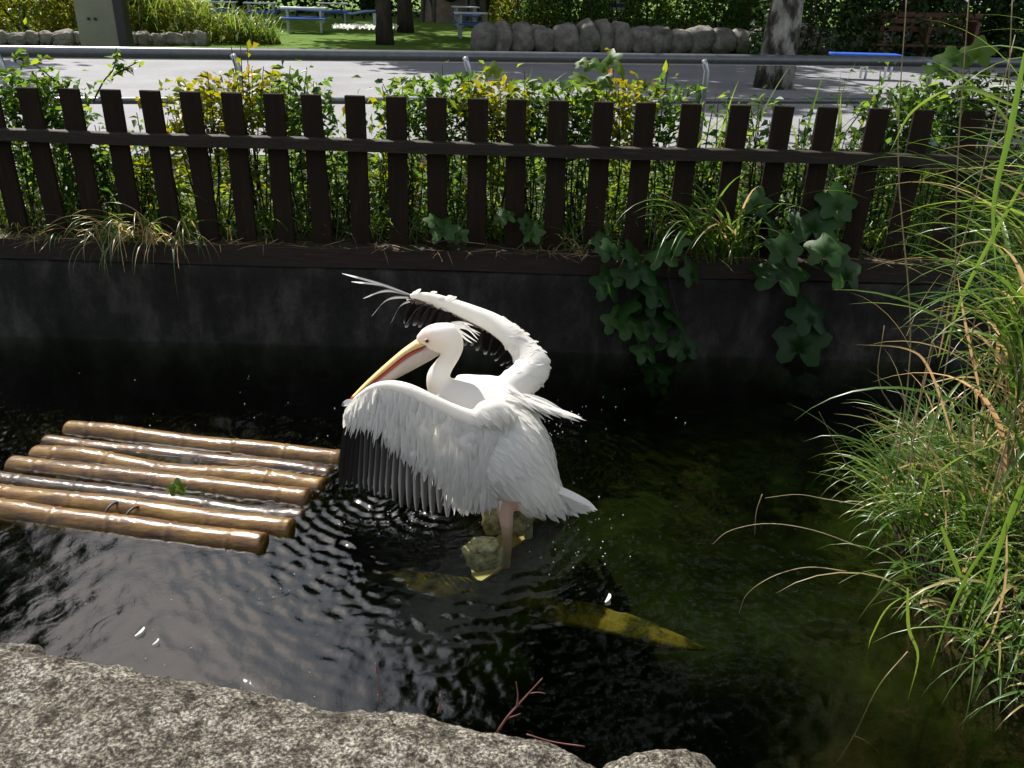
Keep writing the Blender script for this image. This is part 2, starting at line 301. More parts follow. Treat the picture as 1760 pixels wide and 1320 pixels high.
# water surface: rings spreading from the bird, rain-drop rings, light wind ripple
nx, ny = 760, 400; gx = np.concatenate([np.linspace(-6.9, -3.4, 60, endpoint=False), np.linspace(-3.4, 2.6, 650, endpoint=False), np.linspace(2.6, 6.9, 50)]); gy = np.linspace(.7, 4.97, ny)
X, Y = np.meshgrid(gx, gy); Z = np.zeros_like(X)
for cx, cy, lam, amp, dec, ph in [(-.05, 2.96, .085, .0032, .42, 0), (-.30, 3.06, .062, .0034, .38, 1), (-.58, 3.16, .055, .0032, .36, 2), (.22, 2.9, .05, .0010, .3, 3), (.35, 3.45, .05, .0008, .3, 1)]:
    r = np.hypot(X-cx, Y-cy); Z += amp*np.exp(-r/dec)*np.cos(2*math.pi*r/lam+ph + .8*np.sin(3*np.arctan2(Y-cy, X-cx)+ph))
r = np.hypot(X+.15, Y-2.9); Z += .00042*np.cos(2*math.pi*r/.052)*np.exp(-r/2.2)*(.6+.4*np.sin(X*3.1+Y*1.7))
for k in range(22):
    a = RNG.uniform(0, 2*math.pi); lam = RNG.uniform(.06, .22); Z += lam*.0022*np.sin(2*math.pi*(X*math.cos(a)+Y*math.sin(a))/lam + RNG.uniform(0, 6))*(.5+.5*np.sin(X*RNG.uniform(1, 3)+Y*RNG.uniform(1, 3)+k))
pat = 1/(1+np.exp(-(np.sin(X*1.9+1)+np.sin(Y*2.7+X*.7)+np.exp(-np.hypot(X+.1, Y-2.6)**2/1.2)*2.2-.9)*2.5))
for k in range(40):
    a = RNG.uniform(0, 2*math.pi); lam = RNG.uniform(.032, .075); Z += pat*lam*.0026*np.sin(2*math.pi*(X*math.cos(a)+Y*math.sin(a))/lam + 2*np.sin(X*RNG.uniform(2, 6)+Y*RNG.uniform(2, 6)+k))
for k in range(95):
    cx, cy = RNG.uniform(-2.4, 1.6), RNG.uniform(1.6, 4.2); R = RNG.uniform(.015, .085)
    r = np.hypot(X-cx, Y-cy); Z += RNG.uniform(.0005, .0012)*np.exp(-((r-R)/.022)**2)*np.cos(2*math.pi*(r-R)/.024)
WV = np.stack([X, Y, Z], -1).reshape(-1, 3); WI = np.arange(nx*ny).reshape(ny, nx); loop = np.concatenate([WI[0, :], WI[1:, -1], WI[-1, -2::-1], WI[-2:0:-1, 0]]); nb_ = len(WV); WB = WV[loop].copy(); WB[:, 2] = -1.28
j = np.arange(len(loop)); j2 = (j+1) % len(loop); skirt = np.stack([loop[j], nb_+j, nb_+j2, loop[j2]], 1); cor = [nb_, nb_+nx-1, nb_+nx+ny-2, nb_+2*nx+ny-3]
struct(mk('pond_water', np.vstack([WV, WB]), np.vstack([gridf(nx, ny), skirt, np.array([cor[::-1]])]), M['water'], None, True, origin=(0, 0, 0)))

# concrete pond wall
wx = np.linspace(-6.98, 6.98, 260); prof = [(4.80, -1.2), (4.845, -.05), (4.85, .05), (4.86, .2), (4.868, .35), (4.873, .43), (4.88, .475), (4.90, .495), (4.96, .5), (5.115, .5), (5.115, -1.2)]
V = []
for j, (py_, pz_) in enumerate(prof):
    for x in wx:
        n1 = mnoise.noise(Vector((x*2.2, pz_*5, 1.3)))*.012 + mnoise.noise(Vector((x*9, pz_*16+py_*8, 4)))*.006
        V.append((x, py_+(n1 if 0 < j < 8 else 0), pz_+(n1*.6 if 5 < j < 9 else 0)))
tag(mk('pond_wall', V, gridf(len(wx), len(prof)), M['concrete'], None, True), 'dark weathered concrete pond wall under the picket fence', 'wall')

# ------------------------------------------------------------------ picket fence
fence = thing('picket_fence', 'dark brown wooden picket fence standing on the concrete pond wall', 'fence', (-.5, 5.0, .5))
tops = [-94-72*i for i in range(10, 0, -1)]+[-94, -23, 48, 118, 188, 260, 328, 397, 467, 537, 608, 678, 748, 820, 890, 962, 1035, 1110, 1190, 1270, 1345, 1425, 1510, 1590, 1672]
for i, px in enumerate(tops):
    p = PY(px, 150+(px-48)*.0247, 5.0); h = p[2]-.615; V, Fc = boxv((0, 0, h/2), (.116, .028, h), 0, .004)
    ln = random.uniform(-.012, .012); V = [(p[0]+x+z*ln, 5.0+y+z*random.uniform(-.002, .002), .615+z) for x, y, z in V]
    mk('picket', V, Fc, M['fence'], fence, False)
def board(name, x0, x1, yc, z0, z1, th, mat, parent, wob=.004, n=40):
    V = []
    for k in range(n+1):
        x = x0+(x1-x0)*k/n; w = wob*mnoise.noise(Vector((x*1.1, z0*7, 2)))*2
        for (dy, z) in ((-th/2, z0), (-th/2, z1-.004), (-th/2+.004, z1), (th/2, z1), (th/2, z0)): V.append((x, yc+dy, z+w))
    Fc = [[k*5+a, k*5+(a+1) % 5, (k+1)*5+(a+1) % 5, (k+1)*5+a] for k in range(n) for a in range(5)] + [[0, 1, 2, 3, 4][::-1], [n*5+a for a in range(5)]]
    return mk(name, V, Fc, mat, parent, False)
board('rail', -6.6, 2.9, 4.955, 1.196, 1.262, .06, M['fence_rail'], fence)
board('sill_board', -6.6, 3.2, 4.945, .502, .625, .11, M['fence_rail'], fence)

# ------------------------------------------------------------------ road handrail
rail = thing('road_handrail', 'dark steel pipe handrail along the grey road', 'handrail', (0, 8.17, GZ))
ly = lambda x: 8.17+SL*x
def xon(px, py):                                   # where a photo pixel's ray meets the handrail's vertical plane
    d = _ray(px, py); t = 8.17/(d[1]-SL*d[0]); return float(d[0]*t)
V, Fc = tube([(x, ly(x), 1.5) for x in np.linspace(-9, 8, 18)], .05, 14); mk('top_pipe', V, Fc, M['pipe'], rail)
V, Fc = tube([(x, ly(x), 1.12) for x in np.linspace(-9, 8, 18)], .03, 10); mk('lower_pipe', V, Fc, M['pipe'], rail)
for px in (-390, 10, 412, 807, 1215, 1600):
    x = xon(px, 95); V, Fc = tube([(x-.04, ly(x)-.065, 1.5), (x-.02, ly(x)-.075, 1.46), (x, ly(x)-.08, 1.40), (x, ly(x)-.08, GZ)], .028, 10)
    mk('post', V, Fc, M['postmetal'], rail)

# ------------------------------------------------------------------ near bank rocks
def slab(edge, name, prof, seed, n=420, m=90, amp=1.0):
    E = spline([PZ(x, y, z) for x, y, z in edge], n); Pf = spline(prof, m); V = []
    for dy, z in Pf:
        for e in E:
            p = Vector((e[0]*1.7, (e[1]+dy)*1.7, z*1.7+seed)); k = mnoise.noise(p)*.03 + mnoise.noise(p*3.1)*.016 + mnoise.noise(p*9)*.008 + mnoise.noise(p*27)*.005 + mnoise.noise(p*55)*.003
            w = min(1, max(0, (z-.1)/.3)); V.append((e[0], e[1]+dy+k*amp*(1.6-w), z*(e[2]/.46 if z > .2 else 1)+k*amp*w))
    return mk(name, V, gridf(n, m), M['granite'], None, True)
o = slab([(-520, 1085, .46), (-200, 1102, .46), (0, 1118, .46), (90, 1131, .46), (180, 1146, .46), (300, 1168, .46), (500, 1196, .46), (700, 1226, .46), (850, 1256, .46), (950, 1282, .46), (1015, 1312, .46), (1060, 1345, .45), (1090, 1420, .44), (1100, 1520, .42)],
     'bank_rock', [(.05, -.6), (.09, -.1), (.085, .12), (.065, .28), (.035, .39), (0, .45), (-.06, .487), (-.14, .505), (-.3, .52), (-.55, .525), (-.85, .53)], 3)
tag(o, 'broad speckled grey granite slab along the near pond edge', 'rock')
c = PZ(1165, 1345, .36); V, Fc = rockmesh((c[0]-.01, c[1]-.07, .20), (.18, .20, .21), 5, .22, 5); tag(mk('bank_rock', V, Fc, M['granite']), 'small rounded granite rock beside the end of the broad slab', 'rock')
c = PZ(10, 1140, .4); V, Fc = rockmesh((c[0]-.06, c[1]+.0, .20), (.20, .13, .22), 9, .2, 5); tag(mk('bank_rock', V, Fc, M['granite']), 'rounded grey rock tucked behind the broad slab, towards the raft', 'rock')

# submerged stones
def sunk(pts, zt, r, seed, name, label, mat):
    P = [PZ(x, y, zt-.022*i) for i, (x, y) in enumerate(pts)]; n = 60; S = spline(P, n); V = []; seg = 16
    for i, s in enumerate(S):
        t = S[min(i+1, n-1)]-S[max(i-1, 0)]; t /= np.linalg.norm(t); b = np.array([-t[1], t[0], 0]); k0 = r*(1-.9*abs(2*i/(n-1)-1)**3)
        for q in range(seg):
            a = 2*math.pi*q/seg; d = b*math.cos(a)*1.25+np.array([0, 0, 1])*math.sin(a)*.6; k = k0*(1+.4*mnoise.noise(Vector(s*6+d*1.5)+Vector((seed, 0, 0)))+.15*mnoise.noise(Vector(s*22+d*3)))
            V.append(s+d*k-np.array([0, 0, r*.8]))
    Fc = [[i*seg+q, i*seg+(q+1) % seg, (i+1)*seg+(q+1) % seg, (i+1)*seg+q] for i in range(n-1) for q in range(seg)]+[list(range(seg))[::-1], [(n-1)*seg+q for q in range(seg)]]
    return tag(mk(name, V, Fc, mat), label, 'stone')
sunk([(640, 966), (740, 990), (860, 1010), (1000, 1042), (1110, 1072), (1215, 1101)], -.11, .055, 2, 'sunken_ledge', 'long yellow algae-covered stone ledge under the water below the pelican', M['algae'])
c = PZ(832, 932, -.02); V, Fc = rockmesh((c[0], c[1], -.082), (.078, .05, .07), 3, .3, 4); tag(mk('pale_stone', V, Fc, M['palestone']), 'pale rough stone just under the water before the pelican leg', 'stone')
c = PZ(868, 880, .0); V, Fc = rockmesh((c[0]+.01, c[1]+.06, -.055), (.12, .10, .085), 6, .25, 4); tag(mk('pale_stone', V, Fc, M['palestone']), 'flat yellowish stone at the waterline behind the pelican leg', 'stone')

# ------------------------------------------------------------------ bamboo raft
raft = thing('bamboo_raft', 'floating raft of seven wet golden bamboo poles', 'raft', (-1.6, 3.25, 0))
BL, BR = PZ(112, 722, .04), PZ(592, 776, .04); FR = PZ(464, 922, .04); ax = (BR-BL)/np.linalg.norm(BR-BL); acr = (FR-BR)/6
zs = [-.018, -.036, -.034, -.022, -.048, -.016, -.016]
for i in range(7):
    a = BL+acr*i - ax*random.uniform(-.02, .05); b = BR+acr*i + ax*random.uniform(-.03, .035); a[2] = zs[i]-.004+random.uniform(-.006, .004); b[2] = zs[i]+random.uniform(-.004, .006)
    if i == 4: a[2] += .008
    n = 150; Ln = np.linalg.norm(b-a); nodes = np.arange(random.uniform(.1, .25), Ln, random.uniform(.26, .33)); R0 = random.uniform(.053, .060); pts = []; rad = []
    for k in range(n):
        t = k/(n-1); p = a+(b-a)*t; s = t*Ln; dn = np.min(np.abs(nodes-s)); p = p + np.array([0, .8, 1.4])*(.015 if i in (1, 2, 4) else .007)*mnoise.noise(Vector((s*2.1, i*9, 0)))
        rad.append(R0*(1+.10*math.exp(-(dn/.009)**2)-.05*math.exp(-(dn/.03)**2)+.04*mnoise.noise(Vector((s*3, i*5, 3))))); pts.append(p)
    rad[0] *= .93; rad[-1] *= .93
    V, Fc = tube(pts, rad, 20); po = mk('bamboo_pole', V, Fc, M['bamboo'], raft)
for t in (.2, .82):
    a = BL+(BR-BL)*t-acr*.3; b = a+acr*6.6; a[2] = b[2] = -.075; V, Fc = tube([a, (a+b)/2, b], .035, 10); mk('cross_pole', V, Fc, M['bamboo'], raft)
for px, py in ((194, 880), (228, 888)):
    c = PZ(px, py-4, .02); c[2] = -.016; V, Fc = tube([c+np.array([.012*math.sin(2*q), .062*math.cos(q), .062*math.sin(q)]) for q in np.linspace(-.6, 3.7, 16)], .005, 6); mk('lashing', V, Fc, M['dark'], raft)

# ------------------------------------------------------------------ pelican
pel = thing('pelican', 'white pelican standing in the pond with both wings spread and bill lowered', 'pelican', PZ(870, 905, -.2))
WHITE = np.array([.86, .835, .79])
def chain(pts, lat=1.0, seg=20, n=None):
    n = n or len(pts)*5; S = spline(pts, n); P = [PY(a, b, c) for a, b, c, d in S]; return tube(P, [max(.002, s[3]*PXM(p)) for s, p in zip(S, P)], seg, lat)
bparts = [
    chain([(748, 660, 3.19, 12), (756, 668, 3.19, 26), (776, 688, 3.17, 47), (812, 716, 3.15, 65), (850, 757, 3.12, 80), (884, 798, 3.09, 76), (916, 834, 3.05, 55), (948, 860, 3.02, 30), (968, 872, 3.0, 12)], 1.0, 28),
    chain([(786, 664, 3.22, 18), (815, 672, 3.24, 26), (850, 684, 3.22, 34), (885, 715, 3.16, 36)], 1.5),                        # back between the wings
    chain([(774, 578, 3.20, 20), (780, 594, 3.20, 17), (774, 612, 3.19, 15.5), (762, 630, 3.19, 16.5), (754, 647, 3.19, 20.5), (758, 665, 3.18, 25), (774, 684, 3.17, 38)], 1.0),   # neck
    chain([(716, 583, 3.19, 5), (727, 581, 3.19, 12), (743, 578, 3.19, 19.5), (760, 577, 3.195, 22.5), (776, 577, 3.20, 22), (788, 580, 3.2, 15)], .85),       # head
    chain([(722, 580, 3.19, 7), (735, 572, 3.19, 11), (752, 567, 3.195, 12.5), (772, 566, 3.2, 12)], .8),                          # crown
    chain([(735, 597, 3.19, 8), (752, 594, 3.19, 14), (768, 592, 3.19, 17)], .8),                                                   # jaw
    chain([(872, 735, 3.08, 20), (856, 716, 3.02, 27), (838, 711, 2.97, 25), (815, 720, 2.95, 17), (780, 708, 2.94, 14), (742, 690, 2.94, 13), (705, 672, 2.96, 12.5), (675, 664, 2.99, 11), (645, 667, 3.01, 9), (620, 681, 3.03, 6.5), (606, 691, 3.05, 4)], .9),   # near arm
    chain([(862, 690, 3.22, 30), (878, 668, 3.27, 30), (902, 650, 3.33, 31), (916, 630, 3.37, 30), (902, 604, 3.42, 24), (877, 576, 3.46, 20), (847, 555, 3.5, 17.5), (812, 539, 3.52, 15), (772, 523, 3.54, 12), (735, 511, 3.55, 9), (704, 508, 3.55, 4)], .9),   # far arm
    chain([(862, 800, 3.05, 40), (866, 842, 3.0, 24), (868, 872, 2.98, 16), (871, 905, 2.965, 11), (872, 935, 2.95, 8.5), (868, 975, 2.94, 9)], .95),     # near leg
    chain([(905, 820, 3.14, 36), (908, 850, 3.17, 18), (908, 880, 3.18, 9), (908, 925, 3.17, 8)], .95),                             # far leg
]
V, Fc = join(bparts); tmp = mk('tmp', V, Fc, M['plum'], pel)
rm = tmp.modifiers.new('r', 'REMESH'); rm.mode = 'VOXEL'; rm.voxel_size = .0065; sm = tmp.modifiers.new('s', 'SMOOTH'); sm.iterations = 7; sm.factor = .5
dg = bpy.context.evaluated_depsgraph_get(); em = tmp.evaluated_get(dg).to_mesh()
BV = np.empty(len(em.vertices)*3, np.float32); em.vertices.foreach_get('co', BV); BV = BV.reshape(-1, 3).astype(float)+np.array(wl(pel)); BF = [list(p.vertices) for p in em.polygons]
BN = np.empty(len(em.vertices)*3, np.float32); em.vertices.foreach_get('normal', BN); BN = BN.reshape(-1, 3).astype(float)
tmp.evaluated_get(dg).to_mesh_clear(); bpy.data.objects.remove(tmp)
bc = np.tile(WHITE, (len(BV), 1))
def tint(c, r, col, k=1):
    d = np.linalg.norm((BV-c), axis=1); w = (np.clip(1.25-d/r, 0, .8)*k)[:, None]; bc[:] = bc*(1-w)+np.array(col)*w
tint(PY(731, 586, 3.15), .05, (.78, .62, .54)); tint(PY(746, 595, 3.15), .06, (.76, .65, .56), .7); tint(PY(744, 672, 3.16), .055, (.78, .68, .35), .6)
tint(PY(772, 608, 3.15), .08, (.74, .66, .58), .5); tint(PY(770, 690, 3.08), .12, (.70, .66, .62), .5)
lg = (BV[:, 2] < PY(866, 850, 2.98)[2]) & (BV[:, 0] < PY(896, 850, 3.0)[0]); bc[lg] = (.66, .47, .37)
body = mk('body', BV, BF, M['plum'], pel, True, None, bc); body['label'] = 'white feathered body with head, neck, arms and pink legs'

# feet on the pond stones
for (px, py, yy) in ((868, 975, 2.94), (908, 925, 3.17)):
    c = PY(px, py, yy); V = [c+np.array([0, 0, .01])]; ang = [150, 175, 200, 225]
    for a in ang: V.append(c+np.array([math.cos(math.radians(a))*.15, math.sin(math.radians(a))*.12, -.015]))
    V += [v-np.array([0, 0, .012]) for v in V]; mk('foot', V, [[0, 1, 2], [0, 2, 3], [0, 3, 4], [5, 7, 6], [5, 8, 7], [5, 9, 8], [1, 6, 7, 2], [2, 7, 8, 3], [3, 8, 9, 4], [0, 5, 6, 1], [4, 9, 5, 0]], M['bill'], pel, False)

# bill
def loft2(top, bot, lat, n=30, seg=16, pw=1.0):
    """tube whose outline follows two pixel edges; lat = half width across"""
    A = spline(top, n); B = spline(bot, n); Lt = spline([[x] for x in lat], n)[:, 0]; V = []
    for a, b, w in zip(A, B, Lt):
        pa, pb = PY(*a), PY(*b); c = (pa+pb)/2; h = (pa-pb)/2
        for k in range(seg):
            q = 2*math.pi*k/seg; V.append(c+h*math.copysign(abs(math.cos(q))**pw, math.cos(q))+np.array([0, 1, 0])*w*math.sin(q))
    Fc = [[i*seg+k, i*seg+(k+1) % seg, (i+1)*seg+(k+1) % seg, (i+1)*seg+k] for i in range(n-1) for k in range(seg)]+[list(range(seg))[::-1], [(n-1)*seg+k for k in range(seg)]]
    return V, Fc
hy, ty = 3.19, 3.09
gap = [(733, 593.5, hy), (700, 609, 3.16), (665, 637, 3.13), (632, 664, 3.11), (609, 686, ty)]
V, Fc = loft2([(716, 583, hy), (690, 602, 3.16), (655, 632, 3.13), (625, 660, 3.11), (604, 682, ty)], [(g[0]-.5, g[1]-.8, g[2]) for g in gap], [.024, .021, .019, .017, .011]); um = mk('upper_mandible', V, Fc, M['bill'], pel)
V, Fc = loft2([(606, 679, ty), (602, 686, ty), (603, 693, ty)], [(613, 684, ty), (608, 691, ty), (604, 695, ty)], [.011, .009, .003], 8, 10); nl = mk('bill_nail', V, Fc, M['billred'], um)
V, Fc = loft2([(g[0], g[1]+1.2, g[2]) for g in gap], [(760, 607, hy), (722, 629, 3.16), (682, 650, 3.13), (645, 668, 3.11), (611, 688, ty)], [.028, .026, .022, .017, .008], 30, 18); lm_ = mk('lower_mandible', V, Fc, M['pouch'], pel)
for sg in (-1, 1):
    S = spline([(728, 596, hy), (700, 610, 3.16), (665, 638, 3.13), (632, 665, 3.11), (611, 686, ty)], 24); P = [PY(*s)+np.array([0, sg*(.021-.012*i/23), 0]) for i, s in enumerate(S)]
    V, Fc = tube(P, [.0016+.0028*math.sin(math.pi*min(1, i/23+.12)) for i in range(24)], 8); mk('red_edge', V, Fc, M['billred'], lm_)
def ball(c, r, sx=1, seg=14):
    bm = bmesh.new(); bmesh.ops.create_uvsphere(bm, u_segments=seg, v_segments=10, radius=r); V = [(v.co.x*sx+c[0], v.co.y+c[1], v.co.z+c[2]) for v in bm.verts]; bm.verts.index_update(); Fc = [[v.index for v in f.verts] for f in bm.faces]; bm.free(); return V, Fc
for sg in (-1, 1):
    c0 = PY(735, 580.5, hy)                                      # eye sits on the head surface
    sel = np.argmin(np.abs(BV[:, 0]-c0[0])*3+np.abs(BV[:, 2]-c0[2])*3 - sg*(BV[:, 1]-hy)); sp = BV[sel]
    V, Fc = ball(sp+np.array([0, -sg*.004, 0]), .0105, 1.15); mk('eye_ring', V, Fc, M['eyering'], body)
    V, Fc = ball(sp+np.array([0, sg*.0028, 0]), .0072, 1.1); mk('eye', V, Fc, M['eye'], body)

# feathers
def feather(p0, p1, w, side, sag=(0, 0, 0), n=8, pw=.55, fold=.12, base=.35, tip=.0):
    t = np.linspace(0, 1, n)[:, None]; pts = p0+(p1-p0)*t+np.asarray(sag)*4*t*(1-t); tt = t[:, 0]
    prof = (base+(1-base)*np.minimum(1, tt*3))*np.clip(1-tt**4, 0, 1)**pw; prof[-1] = max(tip, .06); return strip(pts, w*prof, side, fold)
Lpx = [(866, 706, 3.03), (842, 700, 2.97), (812, 714, 2.945), (778, 700, 2.94), (740, 682, 2.94), (705, 664, 2.96), (675, 656, 2.99), (645, 660, 3.01), (620, 676, 3.03), (603, 691, 3.05)]
Tpx = [(858, 852, 2.99), (842, 876, 2.97), (812, 882, 2.965), (782, 884, 2.965), (745, 884, 2.97), (705, 876, 2.985), (668, 862, 3.01), (638, 846, 3.03), (612, 843, 3.06), (584, 838, 3.09)]
LS = spline(Lpx, 101); TS = spline(Tpx, 101)
def SW(u, v, lift=0):
    i = min(100, max(0, u*100)); k = int(i); f = i-k; k2 = min(100, k+1); l = LS[k]*(1-f)+LS[k2]*f; t = TS[k]*(1-f)+TS[k2]*f
    q = l+(t-l)*v; q[0] -= 10*math.sin(math.pi*v)*(u-.35); p = PY(*q); p[1] -= .035*math.sin(math.pi*min(1, v*1.1))+lift; return p
wing = None
NB = Bag()
# covert rows (white)
def vend(u): return float(np.interp(u, [0, .3, .38, .5, .62, .75, .88, 1], [.98, .92, .70, .57, .47, .38, .25, .18]))
for row in range(9):
    v0 = .01+row*.085
    for k in range(58):
        u = (k+RNG.uniform(-.5, .5)+.5*(row % 2))/57; u = min(1, max(0, u)); ve = vend(u)
        if v0 > ve-.08: continue
        ln = RNG.uniform(.15, .24)*(1.0+.55*(row > 2)); v1 = min(ve+RNG.uniform(-.02, .09), v0+ln)
        du = RNG.normal(.0, .012)+.02*(row > 3); p0 = SW(u, v0, .009+.0009*row); p1 = SW(min(1, u+du), v1, .012+.0006*row+RNG.uniform(0, .006)); g = RNG.uniform(.9, 1.03)
        NB.add(*feather(p0, p1, RNG.uniform(.009, .015)*(1+.1*(row < 3)), (1, .3+RNG.normal(0, .25), .1), (0, -RNG.uniform(.001, .008), 0), 7, .8, .22), 0, WHITE*g)
for k in range(70):   # wispy loose coverts
    u = RNG.uniform(.12, .97); ve = vend(u); v0 = max(.03, ve-RNG.uniform(.12, .4)); p0 = SW(u, v0, .016); p1 = SW(min(1, u+RNG.uniform(-.005, .05)), min(.99, ve+RNG.uniform(0, .12)), .019+RNG.uniform(0, .012))
    NB.add(*feather(p0, p1, RNG.uniform(.003, .0065), (1, .3, .1), (0, -.004, 0), 7, .9, .3), 0, WHITE)
ng = 40; mv = np.array([SW(u, v*(vend(u)-.05), .002) for v in np.linspace(0, 1, 12) for u in np.linspace(0, 1, ng)]); NB.add(mv, gridf(ng, 12), 0, WHITE)
wing = NB.build('wing', M['plum'], pel); wing['label'] = 'near wing with white coverts over dark flight feathers'
NF = 25
for k in range(NF):
    u = .10+.90*k/(NF-1); v0 = max(.12, vend(u)-.35); p0 = SW(u, v0, -.006); p1 = SW(min(1, u+.012), RNG.uniform(.97, 1.02), .002)
    w = .0195 if u < .85 else .016; V, Fc = feather(p0, p1, w, (1, -.42, .05), (0, -.006, 0), 14, .42, .18, .6, .3)
    dark = float(np.interp(u, [0, .24, .32, .40, .75, .86, 1], [0, .05, .6, .95, 1, 1, 1])); edge = float(np.interp(u, [0, .4, .8, .87, 1], [.62, .40, .26, .02, .010]))
    lt = np.array([.62, .61, .60]); dk = np.array([.010, .009, .009]); cm = lt*(1-dark)+dk*dark; c = np.zeros((len(V), 3))
    ec = np.array([edge, edge*.99, edge*.98]); c[0::3] = ec; c[1::3] = cm*.9+ec*.1; c[2::3] = cm
    o = mk('flight_feather', V, Fc, M['feather'], wing, True, None, c)
for a, b in (((606, 690, 3.04), (587, 697, 3.05)), ((612, 692, 3.03), (598, 722, 3.05)), ((616, 690, 3.03), (606, 728, 3.04)), ((622, 690, 3.02), (600, 712, 3.03))):   # finger feathers at the wing tip
    V, Fc = feather(PY(*a), PY(*b), .013, (.4, .3, 1), (0, 0, .004), 8, .5, .2, .6); c = np.tile(WHITE, (len(V), 1)); c[-6:] = (.2, .2, .2) if b[0] < 590 else WHITE; mk('flight_feather', V, Fc, M['feather'], wing, True, None, c)

# far wing: feathers run back from the arm, away from the viewer
FLp = [(868, 664, 3.30), (905, 650, 3.36), (918, 634, 3.40), (902, 612, 3.44), (874, 586, 3.48), (842, 564, 3.52), (806, 545, 3.54), (770, 529, 3.56), (735, 514, 3.57), (706, 509, 3.57)]
FTp = [(900, 690, 3.50), (934, 690, 3.58), (938, 668, 3.66), (885, 640, 3.72), (858, 622, 3.75), (838, 604, 3.78), (806, 594, 3.80), (770, 566, 3.82), (722, 562, 3.80), (690, 560, 3.78)]
FL, FT = spline(FLp, 101), spline(FTp, 101)
def SF(u, v, lift=0):
    k = int(min(100, max(0, round(u*100)))); q = FL[k]+(FT[k]-FL[k])*v; p = PY(*q); p[2] += .03*math.sin(math.pi*v)+lift; return p
FB = Bag()
for row in range(5):
    for k in range(52):
        u = min(1, max(0, (k+RNG.uniform(-.4, .4))/51)); v0 = row*.055; ve = .98 if u < .27 else .34
        p0 = SF(u, v0, .006); p1 = SF(max(0, min(1, u+RNG.normal(0, .012))), min(ve, v0+RNG.uniform(.12, .2)*(2.2 if u < .27 else 1)), .002)
        FB.add(*feather(p0, p1, RNG.uniform(.010, .016), (1, .1, .2), (0, 0, .004), 6, .8, .2), 0, WHITE*RNG.uniform(.92, 1.03))
# lower face coverts: warm shaded lace under the arm
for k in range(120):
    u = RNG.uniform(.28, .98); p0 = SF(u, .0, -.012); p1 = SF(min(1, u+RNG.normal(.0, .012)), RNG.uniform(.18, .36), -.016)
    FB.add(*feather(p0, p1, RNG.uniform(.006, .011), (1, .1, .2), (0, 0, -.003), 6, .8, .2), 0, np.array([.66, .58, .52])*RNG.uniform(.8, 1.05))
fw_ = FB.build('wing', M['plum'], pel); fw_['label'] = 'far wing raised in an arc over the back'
for k in range(22):
    u = .27+.70*k/21; p0 = SF(u, .05, -.004); p1 = SF(min(1, u+.02+RNG.normal(0, .012)), 1.0+RNG.uniform(-.12, .1), RNG.normal(0, .006)); V, Fc = feather(p0, p1, .021, (1, .15, .25), (0, 0, .012), 12, .45, .12, .6, .3)
    c = np.tile(np.array([.012, .009, .008]), (len(V), 1)); c[-3:] = RNG.uniform(.08, .4); c[-6:-3] = .04; mk('flight_feather', V, Fc, M['feather'], fw_, True, None, c)
for (a, m_, b) in (((712, 509), (650, 487), (588, 470)), ((712, 510), (655, 491), (604, 484)), ((714, 511), (664, 500), (624, 513)), ((718, 512), (668, 514), (638, 544)), ((726, 514), (690, 524), (671, 557)), ((735, 517), (712, 536), (697, 559)), ((745, 520), (728, 540), (716, 560)), ((756, 524), (742, 542), (730, 562))):
    S = spline([PY(*a, 3.57), PY(*m_, 3.60), PY(*b, 3.63)], 14); t = np.linspace(0, 1, 14); up = b[1] < 490; sd = (0, 1, .12) if up else (.3, 1, .35)
    V, Fc = strip(S, .0115*np.clip(1-t**5, .05, 1)**.6*(.5+.5*np.minimum(1, t*3)), sd, .2); c = np.tile(np.array([.014, .012, .011]) if not up else np.array([.14, .135, .13]), (len(V), 1)); c[1::3] = .22; c[-9:] = .6 if up else .3
    mk('flight_feather', V, Fc, M['feather'], fw_, True, None, c)

# tertial plumes, tail, belly fringe, crest
def plumes(name, items, w, label=None, jit=4, side=(.3, 1, .3)):
    B = Bag()
    for (a, b, cnt, ya, yb) in items:
        for k in range(cnt):
            p0 = PY(a[0]+RNG.normal(0, jit*1.3), a[1]+RNG.normal(0, jit), ya+RNG.normal(0, .012)); p1 = PY(b[0]+RNG.normal(0, jit), b[1]+RNG.normal(0, jit), yb+RNG.normal(0, .015))
            B.add(*feather(p0, p1, w*RNG.uniform(.6, 1.2), np.array(side)+RNG.normal(0, .3, 3), (0, RNG.normal(0, .005), RNG.uniform(0, .012)), 8, .8, .25), 0, WHITE*RNG.uniform(.92, 1.04))
    o = B.build(name, M['plum'], pel)
    if label: o['label'] = label
    return o
plumes('scapular_plumes', [((868, 672), (920, 706), 10, 3.16, 3.14), ((876, 676), (950, 712), 10, 3.18, 3.16), ((890, 684), (972, 716), 8, 3.18, 3.16), ((905, 692), (1004, 721), 4, 3.18, 3.15), ((900, 690), (965, 706), 6, 3.2, 3.2), ((905, 698), (935, 728), 6, 3.18, 3.17)], .012, 'long wispy white plumes trailing behind the back')
plumes('tertial_feathers', [((862, 716), (880, 790), 8, 3.0, 2.97), ((868, 730), (898, 800), 10, 3.0, 2.97), ((872, 760), (904, 800), 6, 3.0, 2.98), ((880, 775), (878, 845), 8, 2.98, 2.96), ((878, 800), (856, 872), 8, 2.97, 2.95), ((872, 740), (868, 835), 8, 2.98, 2.955), ((888, 790), (900, 815), 5, 2.985, 2.97)], .012, None, 4, (1, .2, .2))
for k in range(13):
    f = k/12; a = (930+10*f, 832+26*f, 3.03); b = (1028-32*abs(f-.25)-20*f*f, 872+18*f+RNG.uniform(-3, 3), 2.99+.10*(f-.5)); V, Fc = feather(PY(*a), PY(*b), .017, (.45, .75, .6), (0, 0, .012), 10, .6, .15, .6); mk('tail_feather', V, Fc, M['plum'], pel, True, None, np.tile(WHITE, (len(V), 1)))
BB = Bag()
